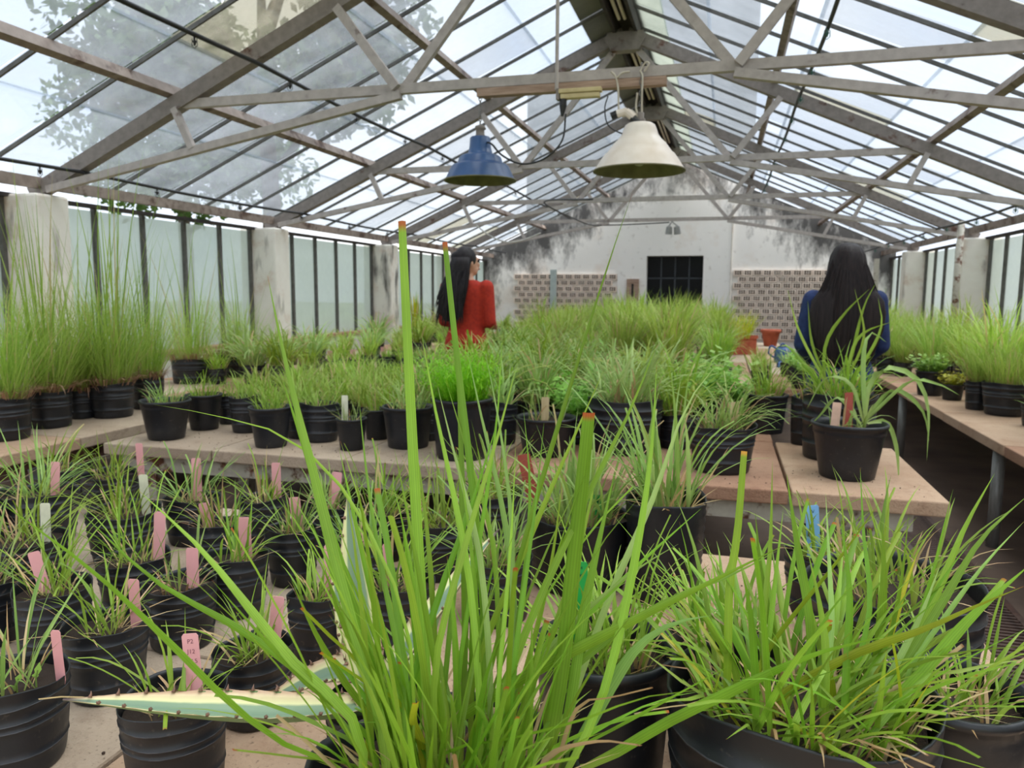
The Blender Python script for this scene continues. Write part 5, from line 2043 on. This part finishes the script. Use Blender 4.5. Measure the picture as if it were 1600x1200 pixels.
def remesh(q, name, mat, parent, vox, smooth=6):
    o = q.obj(name, mat)
    md = o.modifiers.new('r', 'REMESH')
    md.mode = 'VOXEL'
    md.voxel_size = vox
    md.use_smooth_shade = True
    sm = o.modifiers.new('s', 'SMOOTH')
    sm.iterations = smooth
    sm.factor = .5
    dg = bpy.context.evaluated_depsgraph_get()
    me = bpy.data.meshes.new_from_object(o.evaluated_get(dg))
    bpy.data.objects.remove(o)
    me.materials.clear()
    me.materials.append(M[mat])
    me.polygons.foreach_set('use_smooth', [True] * len(me.polygons))
    return link(name, me, parent)


TORSO = [(.80, 0, .0, .15, .105), (.88, 0, -.005, .172, .122), (.95, 0, -.005, .165, .115), (1.04, 0, 0, .132, .092), (1.14, 0, .002, .14, .095), (1.25, 0, .006, .158, .108), (1.33, 0, .0, .168, .098), (1.385, 0, -.008, .15, .078), (1.415, 0, -.01, .09, .062), (1.44, 0, -.005, .054, .055), (1.50, 0, .006, .048, .052)]


def person(label, loc, rotz, scale, top_mat, arms, hair, head_turn=0):
    t = tag(empty('person', loc, rotz), label, 'person')
    t.scale = (scale,) * 3
    q = MB()
    loft(q, TORSO)
    hm = Matrix.Rotation(head_turn, 4, 'Z')
    hp = lambda x, y, z: hm @ Vector((x, y, z))
    ball(q, hp(0, .008, 1.565), (.074, .095, .108), 20)
    ball(q, hp(0, .045, 1.505), (.052, .055, .052))
    limb(q, [hp(0, .095, 1.575), hp(0, .108, 1.552), hp(0, .112, 1.54)], [.008, .011, .014], 8)
    for s in (-1, 1):
        ball(q, hp(s * .076, -.002, 1.555), (.014, .02, .032), 10)
        ball(q, hp(s * .034, .083, 1.592), (.026, .014, .008), 8)
    ball(q, hp(0, .098, 1.512), (.024, .012, .01), 8)
    for s in (-1, 1):
        sh, el, wr, hd = [Vector((s * p[0], p[1], p[2])) for p in arms]
        limb(q, [sh, sh.lerp(el, .5), el], [.05, .044, .037])
        limb(q, [el, el.lerp(wr, .4), wr], [.037, .035, .023])
        d = (hd - wr).normalized()
        side = Vector((s, 0, 0)) - d * d.x * s
        side.normalize()
        nrm = d.cross(side)
        palm = wr + d * .05
        for f in (-1.5, -.5, .5, 1.5):
            limb(q, [wr, palm + side * f * .011], [.02, .014], 8)
        for f, L in ((-1.5, .058), (-.5, .07), (.5, .075), (1.5, .066)):
            b0 = wr + d * .085 + side * f * .02
            limb(q, [palm + side * f * .013, b0, b0 + d * L * .5 - Vector((0, 0, .012)), b0 + d * L * .8 - Vector((0, 0, .04))], [.013, .0095, .009, .0075], 8)
        th = wr + d * .03 - side * .03
        limb(q, [wr + d * .02, th, th + d * .03 - side * .012, th + d * .055 - side * .01 - Vector((0, 0, .012))], [.017, .013, .011, .009], 8)
        limb(q, [(s * .088, 0, .86), (s * .092, .012, .66), (s * .09, .02, .48)], [.088, .074, .054])
        limb(q, [(s * .09, .02, .48), (s * .092, -.012, .33), (s * .09, -.02, .1)], [.054, .053, .034])
        limb(q, [(s * .09, -.03, .05), (s * .095, .05, .045), (s * .105, .14, .03)], [.036, .036, .028])
    remesh(q, 'body', 'skin', t, .008)
    # clothes
    q = MB()
    loft(q, [(z, cx, c_, hw + .018, hd + .016) for z, cx, c_, hw, hd in TORSO if z < 1.42] + [(1.425, 0, -.008, .085, .072)])
    for s in (-1, 1):
        sh, el, wr, hd = [Vector((s * p[0], p[1], p[2])) for p in arms]
        limb(q, [sh, sh.lerp(el, .5), el], [.062, .056, .05])
        limb(q, [el, el.lerp(wr, .5), wr], [.05, .046, .034])
    o = remesh(q, 'sweater' if top_mat == 'red_knit' else 'long_sleeved_top', top_mat, t, .012, 4)
    q = MB()
    loft(q, [(z, cx, c_, hw + .01, hd + .01) for z, cx, c_, hw, hd in TORSO if z < 1.05])
    for s in (-1, 1):
        limb(q, [(s * .09, 0, .86), (s * .094, .012, .66), (s * .092, .02, .48)], [.097, .084, .066])
        limb(q, [(s * .092, .02, .48), (s * .094, -.012, .33), (s * .092, -.02, .1)], [.066, .064, .052])
    remesh(q, 'trousers', 'denim', t, .014, 4)
    for s in (-1, 1):
        q = MB()
        limb(q, [(s * .09, -.035, .05), (s * .095, .05, .048), (s * .106, .15, .038)], [.046, .045, .036])
        q.box((s * .1 - .04, -.07, 0), (s * .1 + .04, .17, .02))
        remesh(q, 'shoe', 'shoe', t, .01, 4)
    for s in (-1, 1):
        q = MB()
        ball(q, hp(s * .034, .088, 1.572), (.013, .008, .008), 10)
        q.obj('eye', 'eye', t, smooth=True)
    q = MB()
    ball(q, hp(0, .104, 1.512), (.022, .008, .007), 10)
    q.obj('lips', 'lips', t, smooth=True)
    hair(t, hm)
    return t


def strands(q, rnd, n, f, w, seg=7):
    for i in range(n):
        pts = f(rnd, seg)
        q.ribbon(pts, w, rnd.random(), side=Vector((1, rnd.uniform(-.4, .4), 0)))


def hair_tied(t, hm):
    q = MB()
    hp = lambda x, y, z: hm @ Vector((x, y, z))
    ball(q, hp(0, -.014, 1.582), (.088, .106, .108), 20)
    ball(q, hp(0, -.085, 1.60), (.06, .045, .05), 14)          # gathered knot at the back
    o = remesh(q, 'hair', 'hair_black', t, .01, 4)
    q = MB()
    loft(q, [(1.60, -.01, -.085, .075, .05), (1.54, -.012, -.10, .088, .05), (1.47, -.022, -.105, .1, .045), (1.40, -.04, -.122, .118, .042), (1.32, -.055, -.135, .125, .04), (1.24, -.062, -.14, .115, .036), (1.16, -.07, -.142, .09, .03), (1.10, -.075, -.142, .045, .018)], 40, .03)
    rnd = random.Random(4)

    def f(r_, seg):
        x = r_.uniform(-1, 1)
        top = Vector((-.01 + x * .07, -.13, 1.56 - abs(x) * .05))
        bot = Vector((-.07 + x * .13, -.165 - r_.random() * .02, 1.24 - r_.random() * .18 - (1 - abs(x)) * .06))
        ph = r_.uniform(0, 6)
        return [top.lerp(bot, k / seg) + Vector((.012 * math.sin(ph + k * 1.3), -.025 * math.sin(k / seg * math.pi), 0)) for k in range(seg + 1)]

    strands(q, rnd, 130, f, .012)
    q.obj('loose_hair', 'hair_black', t, smooth=True)


def hair_long(t, hm):
    q = MB()
    loft(q, [(1.69, 0, -.01, .012, .012), (1.682, 0, -.012, .045, .055), (1.66, 0, -.016, .072, .086), (1.62, 0, -.02, .092, .108), (1.57, 0, -.024, .102, .114), (1.51, 0, -.045, .112, .1), (1.46, 0, -.06, .128, .09), (1.41, 0, -.075, .155, .085), (1.36, 0, -.085, .19, .078), (1.29, 0, -.1, .2, .064), (1.2, 0, -.115, .19, .05), (1.12, 0, -.12, .165, .042), (1.04, 0, -.118, .14, .034), (.99, 0, -.115, .1, .02)], 64, .014)
    rnd = random.Random(8)

    def f(r_, seg):
        x = r_.uniform(-1, 1)
        prof = [(1.64, .07, .1), (1.52, .112, .14), (1.42, .15, .16), (1.3, .188, .165), (1.18, .18, .166), (1.06, .15, .156), (.95 + r_.random() * .06, .13, .14)]
        ph = r_.uniform(0, 6)
        return [Vector((x * w_ + .004 * math.sin(ph + i), -d_ * math.sqrt(max(.04, 1 - x * x * .8)) - .006, z_)) for i, (z_, w_, d_) in enumerate(prof)]

    strands(q, rnd, 150, f, .012)
    q.obj('hair', 'hair_brown', t, smooth=True)


person('woman in a red sweater with half-tied long black hair, seen from behind', (-2.04, 5.98, 0), -.15, 1.035, 'red_knit',
       [(.175, -.005, 1.365), (.205, .0, 1.10), (.13, .2, 1.06), (.09, .3, 1.06)], hair_tied, -.55)
person('woman in a navy top with long loose dark hair, seen from behind', (.66, 4.68, 0), .05, .985, 'navy',
       [(.17, -.005, 1.365), (.215, .02, 1.11), (.14, .22, 1.0), (.1, .32, .98)], hair_long, 0)

# soil crumbs on the slabs
q = MB()
rnd = random.Random(31)
for i in range(420):
    if i < 260:
        x, y_ = rnd.uniform(-1.6, .58), rnd.uniform(.75, 2.5)
    else:
        x, y_ = rnd.uniform(-2.9, .8), rnd.uniform(3.13, 3.5)
    ball(q, (x, y_, BZ + .001), (rnd.uniform(.001, .004), rnd.uniform(.001, .004), rnd.uniform(.001, .0025)), 5)
o = q.obj('soil_crumbs', 'soil')
tag(o, 'dark soil crumbs scattered over the bench slabs', 'soil')
stuff(o)
